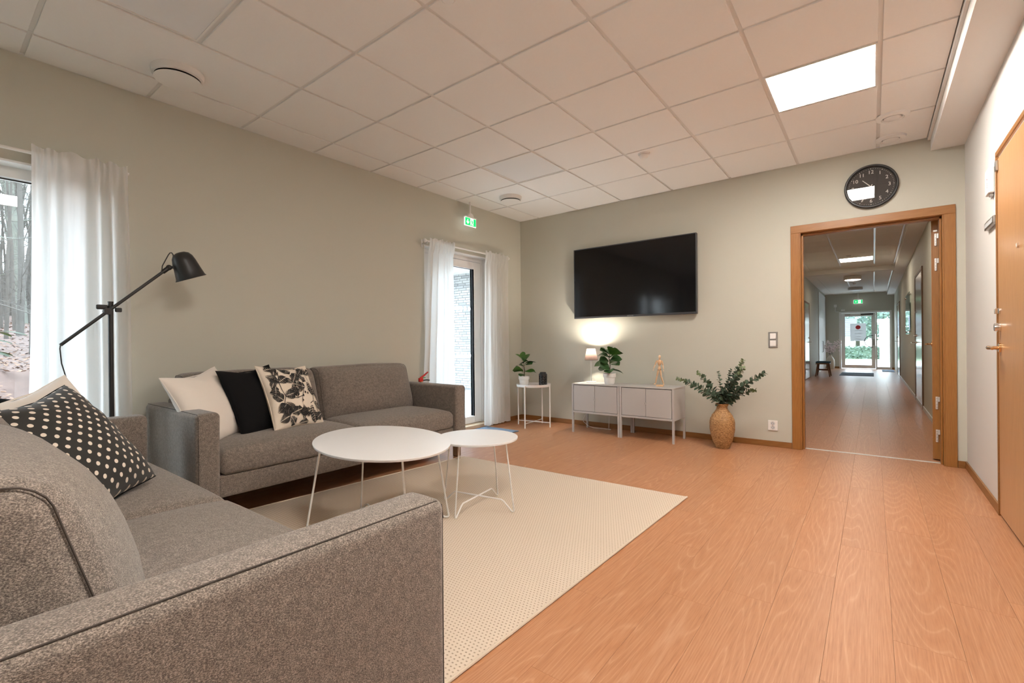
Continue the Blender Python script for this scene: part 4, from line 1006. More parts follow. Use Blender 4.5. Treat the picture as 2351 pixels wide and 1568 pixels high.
# ---------------------------------------------------------------- coffee tables and rug
rg = thing('rug', 'beige flat woven rug under the two coffee tables', 'rug', (0, 0, 0))
RC = [(.885, -2.135), (2.879, -2.075), (2.815, -5.05), (.655, -5.05)]
g = Geo(); n = 24
g.grid(lambda u, v: ((RC[0][0] * (1 - u) + RC[1][0] * u) * (1 - v) + (RC[3][0] * (1 - u) + RC[2][0] * u) * v, (RC[0][1] * (1 - u) + RC[1][1] * u) * (1 - v) + (RC[3][1] * (1 - u) + RC[2][1] * u) * v, .0082), n, n, flip=True)
k = len(g.v); g.v += [(x, y, .001) for x, y in RC]; g.f += [(k, k + 1, n, 0)]
g.build('woven_field', 'rug_weave', rg, 0, fix=False)
Geo().tube([(RC[1][0], RC[1][1], .0062), (RC[2][0], RC[2][1], .0062)], .0062, 8).build('binding', 'rug_binding', rg)
Geo().tube([(RC[0][0], RC[0][1], .0062), (RC[3][0], RC[3][1], .0062)], .0062, 8).build('binding', 'rug_binding', rg)
Geo().tube([(RC[0][0], RC[0][1], .0052), (RC[1][0], RC[1][1], .0052)], .004, 8).build('binding', 'rug_binding', rg)

def wire_table(label, c, top_fn, zt, feet, tops, wr, thick=.012):
    t = thing('coffee_table', label, 'table', (c[0], c[1], .0085), 0)
    N = 64; g = Geo()
    for z, s in ((zt - thick, .992), (zt - .002, 1.0), (zt, .996)):
        g.v += [(*(Vector(top_fn(2 * pi * k / N)) * s), z) for k in range(N)]
    for r in (0, 1):
        for k in range(N): g.f.append((r * N + k, r * N + (k + 1) % N, (r + 1) * N + (k + 1) % N, (r + 1) * N + k))
    g.f.append(tuple(range(N))[::-1]); g.f.append(tuple(2 * N + k for k in range(N)))
    tp_ = g.build('table_top', 'table_white', t, 40)
    for a, b in ((0, 2), (1, 3)):
        pts = []
        for m, rev in ((a, False), (b, True)):
            tx, ty = tops[m]; fx, fy = feet[m]; d = Vector((fx, fy, 0)).normalized() if True else None
            inn = Vector((fx, fy, 0)) * .70
            seq = [(tx, ty, zt - thick - .002), (fx * 1.0, fy * 1.0, wr * 3.2), (fx * .995, fy * .995, wr * 1.5), (fx * .97, fy * .97, wr * 1.02), (fx * .94, fy * .94, wr * 1.6), (inn.x * 1.05, inn.y * 1.05, .058), (inn.x * .95, inn.y * .95, .068)]
            pts += seq[::-1] if rev else seq
        g = Geo().tube(pts, wr, 10); g.build('leg_frame', 'white_metal', t)
    g = Geo()
    for m in range(4): g.cyl((tops[m][0], tops[m][1], zt - thick - .006), (tops[m][0], tops[m][1], zt - thick + .0005), .014, 12)
    g.build('mounting_plates', 'white_metal', t)
    return t
e1 = Vector((.786, .618)); e2 = Vector((.808, -.589)); bc = (1.685, -3.665)
def big_top(th):
    s = 1.0
    return e1 * (.386 * cos(th)) + e2 * (.483 * sin(th))
bf = [Vector((1.311, -3.542)) - Vector(bc), Vector((1.50, -4.02)) - Vector(bc), Vector((2.06, -3.79)) - Vector(bc), Vector((1.86, -3.31)) - Vector(bc)]
wire_table('large white oval coffee table on wire legs on the rug', bc, big_top, .505, bf, [v * .80 for v in bf], .0055)
sc_ = (1.867, -3.055); sf = [Vector((1.609, -3.096)) - Vector(sc_), Vector((1.909, -3.305)) - Vector(sc_), Vector((2.125, -3.01)) - Vector(sc_), Vector((1.839, -2.814)) - Vector(sc_)]
wire_table('small round white coffee table on wire legs on the rug', sc_, lambda th: (.262 * cos(th), .262 * sin(th)), .446, sf, [v * .80 for v in sf], .0045)

# ---------------------------------------------------------------- media cabinets
def cabinet(x0, label):
    t = thing('metal_cabinet', label, 'cabinet', (x0, -.47, 0), 0, 'pair of grey metal cabinets')
    Wc, Dc, Ht, zb_ = .595, .37, .572, .232; pt = .021
    g = Geo().box((.002, .016, zb_), (.012, Dc, Ht - .012)).box((Wc - .012, .016, zb_), (Wc - .002, Dc, Ht - .012)).box((.012, .016, zb_), (Wc - .012, Dc, zb_ + .012)).box((.012, Dc - .010, zb_ + .012), (Wc - .012, Dc, Ht - .012))
    g.build('body', 'cab_grey', t, 0)
    Geo().rbox((0, 0, Ht - .012), (Wc, Dc, Ht), .002).build('top', 'cab_grey', t)
    Geo().rbox((pt, 0, zb_), (Wc - pt, .016, zb_ + .022), .0015).build('bottom_rail', 'cab_grey', t)
    bx('interior_shade', (.0125, .0165, zb_ + .0125), (Wc - .0125, .022, Ht - .0125), 'dark_gap', t)  # near-black sheet behind the doors, standing in for the shade in their gaps
    for x in (0, Wc - pt):
        for y, s_ in ((0, 1), (Dc - pt, 0)): Geo().rbox((x, y, 0), (x + pt, y + pt, (Ht - .0122) if s_ else zb_), .0015).build('leg', 'cab_grey', t)
    mid = Wc / 2
    for a, b, kx in ((pt + .005, mid - .002, mid - .016), (mid + .002, Wc - pt - .005, mid + .016)):
        d_ = Geo().rbox((a, .001, zb_ + .026), (b, .015, Ht - .0185), .0015).build('door', 'cab_grey', t)
        sg = -1 if kx < mid else 1; zk = .40
        pts = [(mid + sg * (.0025 + .013 * sin(pi * k / 8)), zk + .013 * cos(pi * k / 8)) for k in range(9)]
        Geo().prism(pts if sg > 0 else pts[::-1], ((0, -.014, 0), (1, 0, 0), (0, 0, 1)), .006).xf(Matrix.Identity(4)).build('knob', 'cab_grey', d_, 30)
        bx('knob_stem', (mid + sg * .004, -.0139, zk - .003), (mid + sg * .009, .0009, zk + .003), 'cab_grey', d_)
    return t
cabinet(1.072, 'grey metal cabinet on legs holding the lit lamp and leafy plant')
cabinet(1.671, 'grey metal cabinet on legs holding the wooden figure')
ZC = .572
tag(Geo().tube([(1.14, -.20, .24), (1.075, -.21, .11), (1.075, -.20, .085), (1.12, -.16, .03), (1.17, -.12, .006), (1.33, -.11, .006), (1.385, -.10, .006), (1.40, -.12, .006), (1.375, -.13, .006), (1.365, -.10, .02), (1.355, -.06, .26)], .0035, 8).build('power_cord', 'white_plastic'),
    'thin white cord trailing on the floor beneath the lamp cabinet', 'cord')

# television
t = thing('television', 'large black flat screen television on the wall above the cabinets', 'television', (1.638, 0, 1.352))
tw, th_ = .749, .872
g = Geo().rbox((-tw, -.075, 0), (-tw + .010, -.028, th_), .003).rbox((tw - .010, -.075, 0), (tw, -.028, th_), .003).rbox((-tw + .010, -.075, th_ - .010), (tw - .010, -.028, th_), .003).rbox((-tw + .010, -.077, 0), (tw - .010, -.028, .022), .003)
g.build('bezel', 'tv_frame', t)
bx('screen', (-tw + .010, -.068, .022), (tw - .010, -.05, th_ - .010), 'tv_screen', t)
bx('back_shell', (-tw + .03, -.0495, .03), (tw - .03, -.02, th_ - .03), 'black_plastic', t, r=.008)
bx('wall_mount', (-.3, -.0199, .25), (.3, 0, .6), 'black_metal', t)
me = text_mesh('SAMSUNG', .017, .0004); me.materials.append(MATS['steel'])
o = put('maker_name', me, None, t, (0, -.0776, .011)); o.rotation_euler = (pi / 2, 0, 0)

# table lamp
t = thing('table_lamp', 'small lit table lamp with a dark tapered shade on the cabinet', 'lamp', (1.188, -.20, ZC))
Geo().lathe([(.0, 0), (.062, 0), (.065, .004), (.060, .008), (.012, .011), (.008, .02)], n=32, close=False).build('base', 'white_metal', t)
Geo().lathe([(.0055, .012), (.0055, .20), (.008, .23), (.012, .262), (.012, .358), (.0, .358)], n=14, close=False).build('stem', 'white_metal', t)
Geo().lathe([(.080, .268), (.050, .405)], n=40, close=False).build('lamp_shade', 'shade_cloth', t)
g = Geo().tube([(.080 * cos(a), .080 * sin(a), .268) for a in [2 * pi * k / 32 for k in range(32)]], .0014, 6, closed=True).tube([(.050 * cos(a), .050 * sin(a), .405) for a in [2 * pi * k / 32 for k in range(32)]], .0014, 6, closed=True)
for a in range(3): g.cyl((.016 * cos(a * 2.09), .016 * sin(a * 2.09), .289), (.0745 * cos(a * 2.09), .0745 * sin(a * 2.09), .29), .001, 5)
g.build('shade_ring', 'black_metal', t)
Geo().ball((0, 0, .378), .018, 14, 10, (1, 1, 1.15)).build('bulb', 'bulb', t)
Geo().tube([(.05, .03, .010), (.02, .01, .05), (.008, .0, .055)], .0025, 6).build('cord', 'white_plastic', t)

# leafy plants
def leaf_geo(L, wd, droop, fold=.25, wav=.06, seed=0):
    g = Geo(); nu, nv = 6, 9
    def f(u, v):
        s = u * 2 - 1; hw = wd * (sin(pi * (v ** 1.25) * .97 + .03 * pi) ** .75) * (.55 + .75 * v) if v < 1 else 0
        x = s * hw; z = abs(s) * hw * fold + wav * L * .3 * sin(6 * v + seed) * s * s * .5 - droop * L * v * v
        return (x, L * v * (1 - .12 * droop * v), z)
    return g.grid(f, nu, nv)
def fiddle_plant(label, loc, pot, leaves, stem_h, seed):
    t = thing('potted_plant', label, 'plant', loc)
    r0, r1, hp = pot
    Geo().lathe([(.0, 0), (r0 * .90, 0), (r0, .012), (r1 * .88, hp * .58), (r1 * .97, hp * .63), (r1, hp * .68), (r1, hp), (r1 - .006, hp), (r1 - .008, hp * .85), (0, hp * .85)], n=32, close=False).build('pot', 'pot_white', t)
    Geo().lathe([(r1 - .0085, hp * .851), (.02, hp * .90), (0, hp * .905)], n=20, close=False).build('soil', 'soil', t)
    Geo().tube([(0, 0, hp * .88), (.006, .004, hp + stem_h * .4), (-.004, 0, hp + stem_h * .75), (0, .004, hp + stem_h)], [.006, .005, .004, .0025], 8).build('stem', 'stem_brown', t)
    rr = random.Random(seed)
    for k, (az, z, el, L, wd, dr) in enumerate(leaves):
        g = leaf_geo(L * 1.12, wd * 1.55, dr, .22, .1, k)
        M = Matrix.Translation((0, 0, hp + z)) @ Matrix.Rotation(radians(az - 90), 4, 'Z') @ Matrix.Rotation(radians(el), 4, 'X') @ Matrix.Rotation(rr.uniform(-1.0, 1.0), 4, 'Y') @ Matrix.Translation((0, .012, 0))
        g.xf(M); m = rr.choice(('leaf_green', 'leaf_dark', 'leaf_dark'))
        lf2 = g.build('leaf', m if k < len(leaves) - 2 else 'leaf_green', t, 80, fix=False)
    return t
fiddle_plant('fiddle leaf plant in a white pot beside the lit lamp', (1.482, -.315, ZC), (.058, .073, .126),
    [(-70, .03, 15, .105, .040, .5), (20, .03, 5, .13, .030, .35), (200, .05, 20, .10, .042, .6), (-20, .09, 25, .11, .048, .5), (-95, .09, 10, .10, .050, .55), (165, .10, 22, .14, .036, .7), (75, .10, 30, .10, .04, .3), (250, .13, 25, .10, .045, .5), (10, .14, 30, .11, .042, .6), (-60, .17, 30, .12, .050, .4), (190, .18, 30, .12, .04, .5), (40, .18, 35, .13, .034, .4), (-110, .21, 38, .11, .046, .35), (-30, .21, 45, .11, .042, .2), (130, .21, 45, .11, .04, .3), (-150, .21, 50, .11, .036, .2), (0, .21, 28, .14, .035, .45)], .22, 5)
fiddle_plant('fiddle leaf plant in a white pot on the white tray table', (.345, -.42, .514), (.060, .071, .115),
    [(-80, .02, 10, .08, .03, .4), (190, .05, 22, .13, .026, .5), (10, .05, 18, .12, .022, .3), (35, .06, 12, .13, .024, .4), (-150, .07, 16, .12, .036, .4), (170, .12, 22, .14, .024, .5), (-20, .13, 24, .13, .044, .3), (20, .15, 28, .14, .030, .4), (-70, .16, 30, .10, .038, .4), (80, .17, 60, .12, .042, .2), (-120, .17, 62, .13, .030, .35), (150, .18, 66, .13, .026, .2), (-40, .17, 45, .11, .034, .4)], .18, 9)

# tray table and lantern
t = thing('tray_table', 'white round tray table on four thin legs in the corner', 'table', (.475, -.395, 0), radians(8))
R_ = .215; ztp = .500
Geo().lathe([(.0, ztp), (R_ - .004, ztp), (R_, ztp + .004), (R_ + .003, ztp + .034), (R_ - .001, ztp + .034), (R_ - .005, ztp + .008), (0, ztp + .006)], n=48, close=False).build('tray', 'white_metal', t)
fa = [radians(a) for a in (-92, -2, 88, 178)]; rl = R_ + .013
for a in fa: Geo().cyl((rl * cos(a), rl * sin(a), 0), (rl * cos(a), rl * sin(a), ztp + .02), .0085, 10).build('leg', 'white_metal', t)
for a in fa[:2]:
    Geo().cyl((rl * cos(a), rl * sin(a), .055), (-rl * cos(a), -rl * sin(a), .055), .005, 8).build('cross_bar', 'white_metal', t)
t2 = thing('lantern', 'small black pierced lantern on the white tray table', 'lantern', (.575, -.33, ztp + .006))
g = Geo(); n_, m_ = 40, 16; rL = .052
for j in range(m_):
    for i in range(n_):
        a0, a1 = 2 * pi * i / n_, 2 * pi * (i + 1) / n_; z0_, z1_ = .008 + .132 * j / m_, .008 + .132 * (j + 1) / m_
        ph = (i % 5, j % 4)
        if 0 < j < m_ - 1 and ph in ((1, 1), (1, 2), (2, 1), (3, 2), (3, 3), (2, 3)): continue
        g.add([(rL * cos(a0), rL * sin(a0), z0_), (rL * cos(a1), rL * sin(a1), z0_), (rL * cos(a1), rL * sin(a1), z1_), (rL * cos(a0), rL * sin(a0), z1_)], [(0, 1, 2, 3)])
        q = rL - .002; g.add([(q * cos(a0), q * sin(a0), z0_), (q * cos(a1), q * sin(a1), z0_), (q * cos(a1), q * sin(a1), z1_), (q * cos(a0), q * sin(a0), z1_)], [(3, 2, 1, 0)])
g.build('pierced_wall', 'lantern', t2, 0, fix=False)
Geo().lathe([(.0, 0), (.052, 0), (.053, .008), (.0, .008)], n=32, close=False).build('base', 'lantern', t2)
Geo().lathe([(.053, .140), (.052, .150), (.040, .162), (.038, .174), (.033, .174), (.034, .160), (.048, .145)], n=32, close=False).build('shoulder', 'lantern', t2)

# wooden artist figure
t = thing('wooden_figure', 'jointed wooden artist figure striding on the cabinet', 'figurine', (2.062, -.31, ZC), radians(12))
Geo().rbox((-.035, -.03, 0), (.04, .03, .018), .002).build('base', 'mannequin', t)
Geo().cyl((0, .012, .018), (0, .012, .175), .0016, 6).build('support_rod', 'steel', t)
def limb(nm, a, b, r0, r1, m='mannequin'):
    a, b = Vector(a), Vector(b); Geo().tube([a, a.lerp(b, .12), a.lerp(b, .5), a.lerp(b, .88), b], [r0 * .6, r0, (r0 + r1) / 2 * 1.08, r1, r1 * .55], 10).build(nm, m, t, 60)
Geo().ball((.002, 0, .318), .015, 12, 10, (.92, .95, 1.35)).build('head', 'mannequin_light', t)
limb('neck', (.001, 0, .304), (.0, 0, .284), .006, .007)
Geo().tube([(0, 0, .286), (0, 0, .278), (0, 0, .262), (0, 0, .232), (0, 0, .226)], [.010, .020, .023, .015, .010], 14).build('chest', 'mannequin', t, 60)
Geo().ball((0, 0, .220), .011, 10, 8, (1, .9, .8)).build('waist', 'mannequin_light', t)
Geo().tube([(0, 0, .214), (0, 0, .208), (0, 0, .188), (0, 0, .178)], [.010, .014, .018, .014], 12).build('pelvis', 'mannequin', t, 60)
for s_, sh, el, wr_, hd in ((-1, (-.027, 0, .274), (-.045, 0, .232), (-.062, -.004, .190), (-.065, -.005, .176)), (1, (.026, 0, .272), (.036, 0, .228), (.042, -.004, .186), (.040, -.006, .170))):
    Geo().ball(sh, .0075, 10, 8).build('shoulder_joint', 'mannequin', t); limb('upper_arm', sh, el, .0075, .006); limb('forearm', el, wr_, .0062, .0048, 'mannequin_light')
    Geo().ball(((hd[0] + wr_[0]) / 2, hd[1], hd[2]), .0065, 8, 6, (.75, .6, 1.5)).build('hand', 'mannequin_light', t)
for hip, kn, an, toe in (((-.012, 0, .176), (-.026, -.004, .108), (-.044, .004, .030), (-.058, -.012, .021)), ((.010, 0, .176), (.018, -.010, .108), (.040, .004, .030), (.044, -.016, .021))):
    Geo().ball(hip, .007, 8, 6).build('hip_joint', 'brown_edge', t); limb('thigh', hip, kn, .0095, .0075); limb('shin', kn, an, .0078, .0056)
    Geo().tube([an, ((an[0] + toe[0]) / 2, (an[1] + toe[1]) / 2, .0245), toe], [.006, .008, .0055], 8).build('foot', 'mannequin_light', t, 60)
Geo().rbox((-.066, -.018, .0), (-.0352, .016, .0179), .001)  # the left foot hangs free beside the base

# wicker vase and eucalyptus
vx, vy = 2.695, -.345
prof = [(.0, 0), (.055, 0), (.060, .006), (.072, .03), (.084, .06), (.098, .11), (.109, .16), (.1145, .21), (.1135, .25), (.106, .29), (.090, .325), (.068, .355), (.053, .378), (.047, .395), (.047, .408), (.054, .424), (.059, .432)]
fine = []
for i in range(len(prof) - 1):
    for k in range(5): f = k / 5; fine.append((prof[i][0] * (1 - f) + prof[i + 1][0] * f, prof[i][1] * (1 - f) + prof[i + 1][1] * f))
fine.append(prof[-1])
def weave(a, z, i, k):
    if z < .001: return 0
    row = int(z / .0085); return .0030 * sin(k * pi / 3 + (row % 2) * pi) * 1.0 + .0014 * sin(2 * pi * z / .0085)
t = thing('wicker_vase', 'woven wicker floor vase on the oak floor by the doorway', 'vase', (vx, vy, 0))
Geo().lathe(fine, n=120, fn=weave, close=False).build('woven_body', 'wicker', t, 80)
Geo().tube([(.057 * cos(a), .057 * sin(a), .433) for a in [2 * pi * k / 32 for k in range(32)]], .004, 8, closed=True).build('rim', 'wicker', t)
Geo().lathe([(.050, .428), (.040, .40), (.0, .40)], n=24, close=False).build('lining', 'soil', t)
def round_leaf(L):
    g = Geo(); nu, nv = 4, 5
    def f(u, v):
        s = u * 2 - 1; hw = L * .46 * sqrt(max(0, 1 - (2 * v - 1) ** 2)); return (s * hw, L * v, .12 * L * (s * s) * hw / (L * .5) - .10 * L * v * v)
    return g.grid(f, nu, nv)
LM = {}
for k, m in (('eucalyptus', .042), ('eucalyptus_tip', .034)):
    LM[k] = round_leaf(m * 1.08).mesh('leaf', 80, False); LM[k].materials.append(MATS[k])
EU = [((2.286, -.42, .673), .06, 'long eucalyptus branch reaching over the cabinet corner'), ((2.455, -.30, .735), .05, 'eucalyptus branch rising between the cabinet and the upright sprig'), ((2.668, -.36, .748), .02, 'slim upright eucalyptus sprig in the middle of the wicker vase'),
      ((2.775, -.33, .775), .02, 'straight eucalyptus branch leaning just beside the tallest one'), ((2.885, -.33, .868), .03, 'tallest eucalyptus branch in the wicker vase'), ((2.915, -.45, .800), .03, 'broad leaved eucalyptus branch in front of the tallest one'),
      ((3.080, -.40, .755), .04, 'long eucalyptus branch reaching towards the light switch'), ((2.985, -.33, .585), .05, 'low eucalyptus branch drooping above the socket side'), ((2.60, -.47, .56), .03, 'short eucalyptus branch over the vase front')]
rr = random.Random(77)
for k, (tip, sag, lab) in enumerate(EU):
    b = thing('eucalyptus_branch', lab, 'branch', (vx, vy, .405), 0, 'eucalyptus branches in the wicker vase')
    p3 = Vector(tip) - Vector((vx, vy, .405)); a0 = 2 * pi * k / len(EU)
    p0 = Vector((.016 * cos(a0), .016 * sin(a0), -.0)); p1 = p0.lerp(p3, .33) + Vector((0, 0, sag)); p2 = p0.lerp(p3, .70) + Vector((0, 0, sag * .8))
    def bz(f): return p0 * (1 - f) ** 3 + p1 * 3 * f * (1 - f) ** 2 + p2 * 3 * f * f * (1 - f) + p3 * f ** 3
    pts = [bz(i / 10) for i in range(11)]; Geo().tube(pts, [.0028 - .0018 * i / 10 for i in range(11)], 6).build('stem', 'stem_brown', b)
    L = sum((pts[i + 1] - pts[i]).length for i in range(10)); npair = max(6, int(L / .026))
    for i in range(npair):
        f = .14 + .84 * i / (npair - 1); p = bz(f); d = (bz(min(1, f + .02)) - bz(f - .02)).normalized(); side = d.orthogonal().normalized(); side.rotate(Matrix.Rotation(i * pi / 2 + rr.uniform(-.4, .4), 3, d))
        sz = (1.55 - .75 * f) if k not in (2, 3) else (1.25 - .75 * f)
        for s_ in (1, -1):
            yv = (side * s_ + d * (.45 + .5 * f) + Vector((0, 0, -.1))).normalized(); zv = (d - yv * d.dot(yv)).normalized(); zv.rotate(Matrix.Rotation(rr.uniform(-.7, .7), 3, yv)); xv = yv.cross(zv)
            tipm = f > .78 and k in (0, 1, 4, 5, 7)
            o = put('leaf', LM['eucalyptus_tip' if tipm else 'eucalyptus'], None, b); o.matrix_local = frame_mat(p, xv * sz, yv * sz, zv * sz)

# ---------------------------------------------------------------- curtains and rods
def curtain(label, x, top, bot, mid, z0, z1, folds, seed, amp=.026, flip=1):
    """top/mid/bot: (y0, y1) edges at those heights"""
    r_ = random.Random(seed); ph = r_.uniform(0, 6); g = Geo(); nu, nv = folds * 22, 40
    wob = [r_.uniform(-.5, .5) for _ in range(8)]
    def edge(i, v):
        a, b, c = bot[i], mid[i], top[i]
        return a * (1 - v) * (1 - 2 * v) + b * 4 * v * (1 - v) + c * v * (2 * v - 1)
    def f(u, v):
        y = edge(0, v) * (1 - u) + edge(1, v) * u
        uu = u + .045 * sin(7 * u + wob[0] * 4) + .022 * sin(13 * u + wob[4] * 6) + .016 * sin(3 * v + wob[1] * 5) * sin(pi * u)
        hd = max(0, (v - .93) / .07)
        a = amp * (.75 + .45 * (1 - v)) * (.7 + .5 * noise.noise(Vector((u * 3 + seed, v * .8, 0))))
        xx = a * sin(2 * pi * folds * uu + ph + .6 * sin(2 * v + wob[2])) * (1 - .55 * hd) + .010 * sin(2 * pi * folds * 2.3 * uu + wob[3] * 6) * (.25 + .75 * hd) + .006 * noise.noise(Vector((u * 20, v * 6, seed)))
        if v > .93: xx = xx * (1 - min(1, hd * 2.2)) + min(1, hd * 2.2) * (.019 + .007 * sin(2 * pi * folds * 2.3 * uu + wob[3] * 6))
        zz = z0 + (z1 - z0) * v + (.008 * sin(2 * pi * folds * uu * 1.0 + 1) + .010 * noise.noise(Vector((u * 9, seed, 2)))) * (1 if v > .98 else 0) + (.006 * sin(2 * pi * folds * uu) if v < .01 else 0)
        return (x + xx, y, zz)
    g.grid(f, nu, nv)
    return tag(g.build('curtain', 'curtain_cloth', None, 80, fix=False), label, 'curtain')
curtain('long cream curtain beside the forest window and floor lamp', .105, (-4.875, -4.435), (-4.925, -4.43), (-4.885, -4.425), .03, 2.205, 5, 3, .034)
curtain('cream curtain at the glazed door on the sofa side', .085, (-1.80, -1.425), (-1.93, -1.40), (-1.86, -1.42), .03, 2.205, 5, 5, .026)
curtain('cream curtain at the glazed door on the corner side', .085, (-.868, -.425), (-.915, -.405), (-.895, -.425), .03, 2.200, 5, 8, .026)
def rod(label, y0, y1, x, z, brackets, finials):
    t = thing('curtain_rod', label, 'curtain rod', (x, 0, z))
    Geo().cyl((0, y0, 0), (0, y1, 0), .0095, 12).build('rod', 'white_metal', t)
    for y, s in ((y0, -1), (y1, 1)):
        if s in finials: Geo().ball((0, y + s * .018, 0), .023, 14, 10).build('finial', 'white_plastic', t)
    for y in brackets:
        Geo().rbox((-x, y - .006, -.030), (.0, y + .006, -.014), .002).rbox((-x, y - .012, -.06), (-x + .005, y + .012, .03), .002).rbox((-.012, y - .005, -.016), (.012, y + .005, -.0085), .001).build('bracket', 'grey_alu', t)
rod('white curtain rod over the forest window', -6.60, -4.425, .105, 2.165, (-6.5, -4.445), (-1,))
rod('white curtain rod with ball finials over the glazed door', -1.845, -.42, .085, 2.168, (-1.83, -.44), (-1, 1))

# ---------------------------------------------------------------- floor lamp
t = thing('floor_lamp', 'black floor lamp with a tilted arm and dome shade behind the sofas', 'lamp', (.345, -4.575, 0))
Geo().lathe([(.0, 0), (.125, 0), (.128, .006), (.120, .016), (.02, .020), (.016, .03)], n=40, close=False).build('base', 'black_metal', t)
Geo().cyl((0, 0, .018), (0, 0, 1.315), .0125, 14).build('pole', 'black_metal', t)
Geo().cyl((0, 0, 1.313), (0, 0, 1.320), .0140, 14).build('pole_cap', 'black_metal', t)
A0 = Vector((.022, -.222, 1.065)); A1 = Vector((.022, .262, 1.528)); ad = (A1 - A0).normalized()
arm = Geo().cyl(A0, A1, .0088, 12).build('arm', 'black_metal', t)
Geo().cyl(A1 - ad * .012, A1 + ad * .028, .0135, 12).build('arm_sleeve', 'black_metal', arm)
pv = Vector((.022, .0, 1.262)) ; pv = A0 + ad * ((1.26 - A0.z) / ad.z)
Geo().cyl((-.004, pv.y, pv.z), (.036, pv.y, pv.z), .019, 16).build('clamp', 'black_metal', t)
Geo().rbox((-.010, -.066, 1.272), (.006, -.012, 1.300), .0075, 2).build('clamp_knob', 'black_metal', t)
Geo().rbox((.012, .016, 1.258), (.030, .048, 1.284), .006, 2).build('clamp_knob', 'black_metal', t)
J = A1 + ad * .036
Geo().ball(J, .017, 12, 8).build('joint', 'black_metal', t)
Geo().cyl(J, J + Vector((0, .055, .010)), .0085, 10).build('shade_stem', 'black_metal', t)
pr = [(.0, .160), (.022, .158), (.042, .148), (.055, .128), (.062, .10), (.070, .05), (.078, .006), (.083, 0), (.083, -.003), (.076, .004), (.066, .05), (.058, .10), (.050, .128), (.036, .143), (0, .150)]
zax = Vector((.0, -.36, .93)).normalized(); xax = Vector((1, 0, 0)); yax = zax.cross(xax)
Mh = frame_mat(J + Vector((0, .122, -.055)), xax * 1.08, yax * 1.08, zax * 1.08)
Geo().lathe(pr[::-1], n=36, close=False).xf(Mh).build('lamp_shade', 'black_metal', t)
Geo().tube([A1 + Vector((0, -.012, .005)), A1 + Vector((0, -.010, .030)), A1 + Vector((0, .004, .062)), J + Vector((0, -.004, .078)), J + Vector((0, .006, .094)), J + Vector((0, .014, .096)), J + Vector((0, .021, .088)), J + Vector((0, .028, .060)), J + Vector((0, .034, .030)), J + Vector((0, .046, .010))], .0032, 6).build('loop_cord', 'rubber', t)
Geo().tube([A0, A0 + Vector((0, -.002, -.02)), A0 + Vector((0, .004, -.10)), A0 + Vector((0, .022, -.18)), A0 + Vector((0, .032, -.26)), A0 + Vector((0, .03, -.6)), Vector((.05, -.10, .03))], .0032, 6).build('cord', 'rubber', t)

# ---------------------------------------------------------------- wall clock
cr = .192
t = thing('wall_clock', 'round black wall clock with white numerals above the doorway', 'clock', (3.866, 0, 2.413))
g = Geo().lathe([(cr - .020, 0), (cr - .004, 0), (cr, .010), (cr, .030), (cr - .008, .040), (cr - .014, .040), (cr - .020, .030), (cr - .022, .014)], n=72, close=False)
MC = frame_mat((0, 0, 0), (1, 0, 0), (0, 0, 1), (0, -1, 0)); g.xf(MC); g.build('rim', 'black_plastic', t)
fc = Geo().lathe([(.0, .013), (cr - .020, .013), (cr - .020, .004)], n=64, close=False).xf(MC).build('face', 'clock_face', t)
for hnum in range(1, 13):
    a = radians(90 - 30 * hnum); me = text_mesh(str(hnum), .043, .0003); me.materials.append(MATS['clock_white'])
    o = put('numeral', me, None, fc, (.128 * cos(a), -.0140, .128 * sin(a))); o.rotation_euler = (pi / 2, 0, 0)
g = Geo()
for k in range(60):
    a = radians(6 * k); r_ = .0034 if k % 5 == 0 else .0018
    g.cyl((.158 * cos(a), -.0131, .158 * sin(a)), (.158 * cos(a), -.0140, .158 * sin(a)), r_, 10)
g.build('minute_dots', 'clock_white', fc)
def hand(nm, deg, L, tail, w_, y):
    a = radians(90 - deg); d = Vector((cos(a), sin(a))); p = Vector((-d.y, d.x))
    q = [d * -tail + p * w_, d * -tail - p * w_, d * L - p * w_ * .6, d * L + p * w_ * .6]
    Geo().prism([(v.x, v.y) for v in q], ((0, y, 0), (1, 0, 0), (0, 0, 1)), .0012).build(nm, 'clock_white', t, 0)
hand('hour_hand', 10.58 * 30, .088, .016, .0035, -.0165); hand('minute_hand', 34.5 * 6, .140, .020, .0028, -.0195)
Geo().lathe([(0, 0), (.006, 0), (.006, .008), (0, .008)], n=14, close=False).xf(frame_mat((0, -.0135, 0), (1, 0, 0), (0, 0, 1), (0, -1, 0))).build('hub', 'clock_white', t)
Geo().lathe([(0, .0245), (cr - .0215, .0245), (cr - .0215, .0265), (0, .0265)], n=64, close=False).xf(MC).build('glass_cover', 'clock_glass', t)

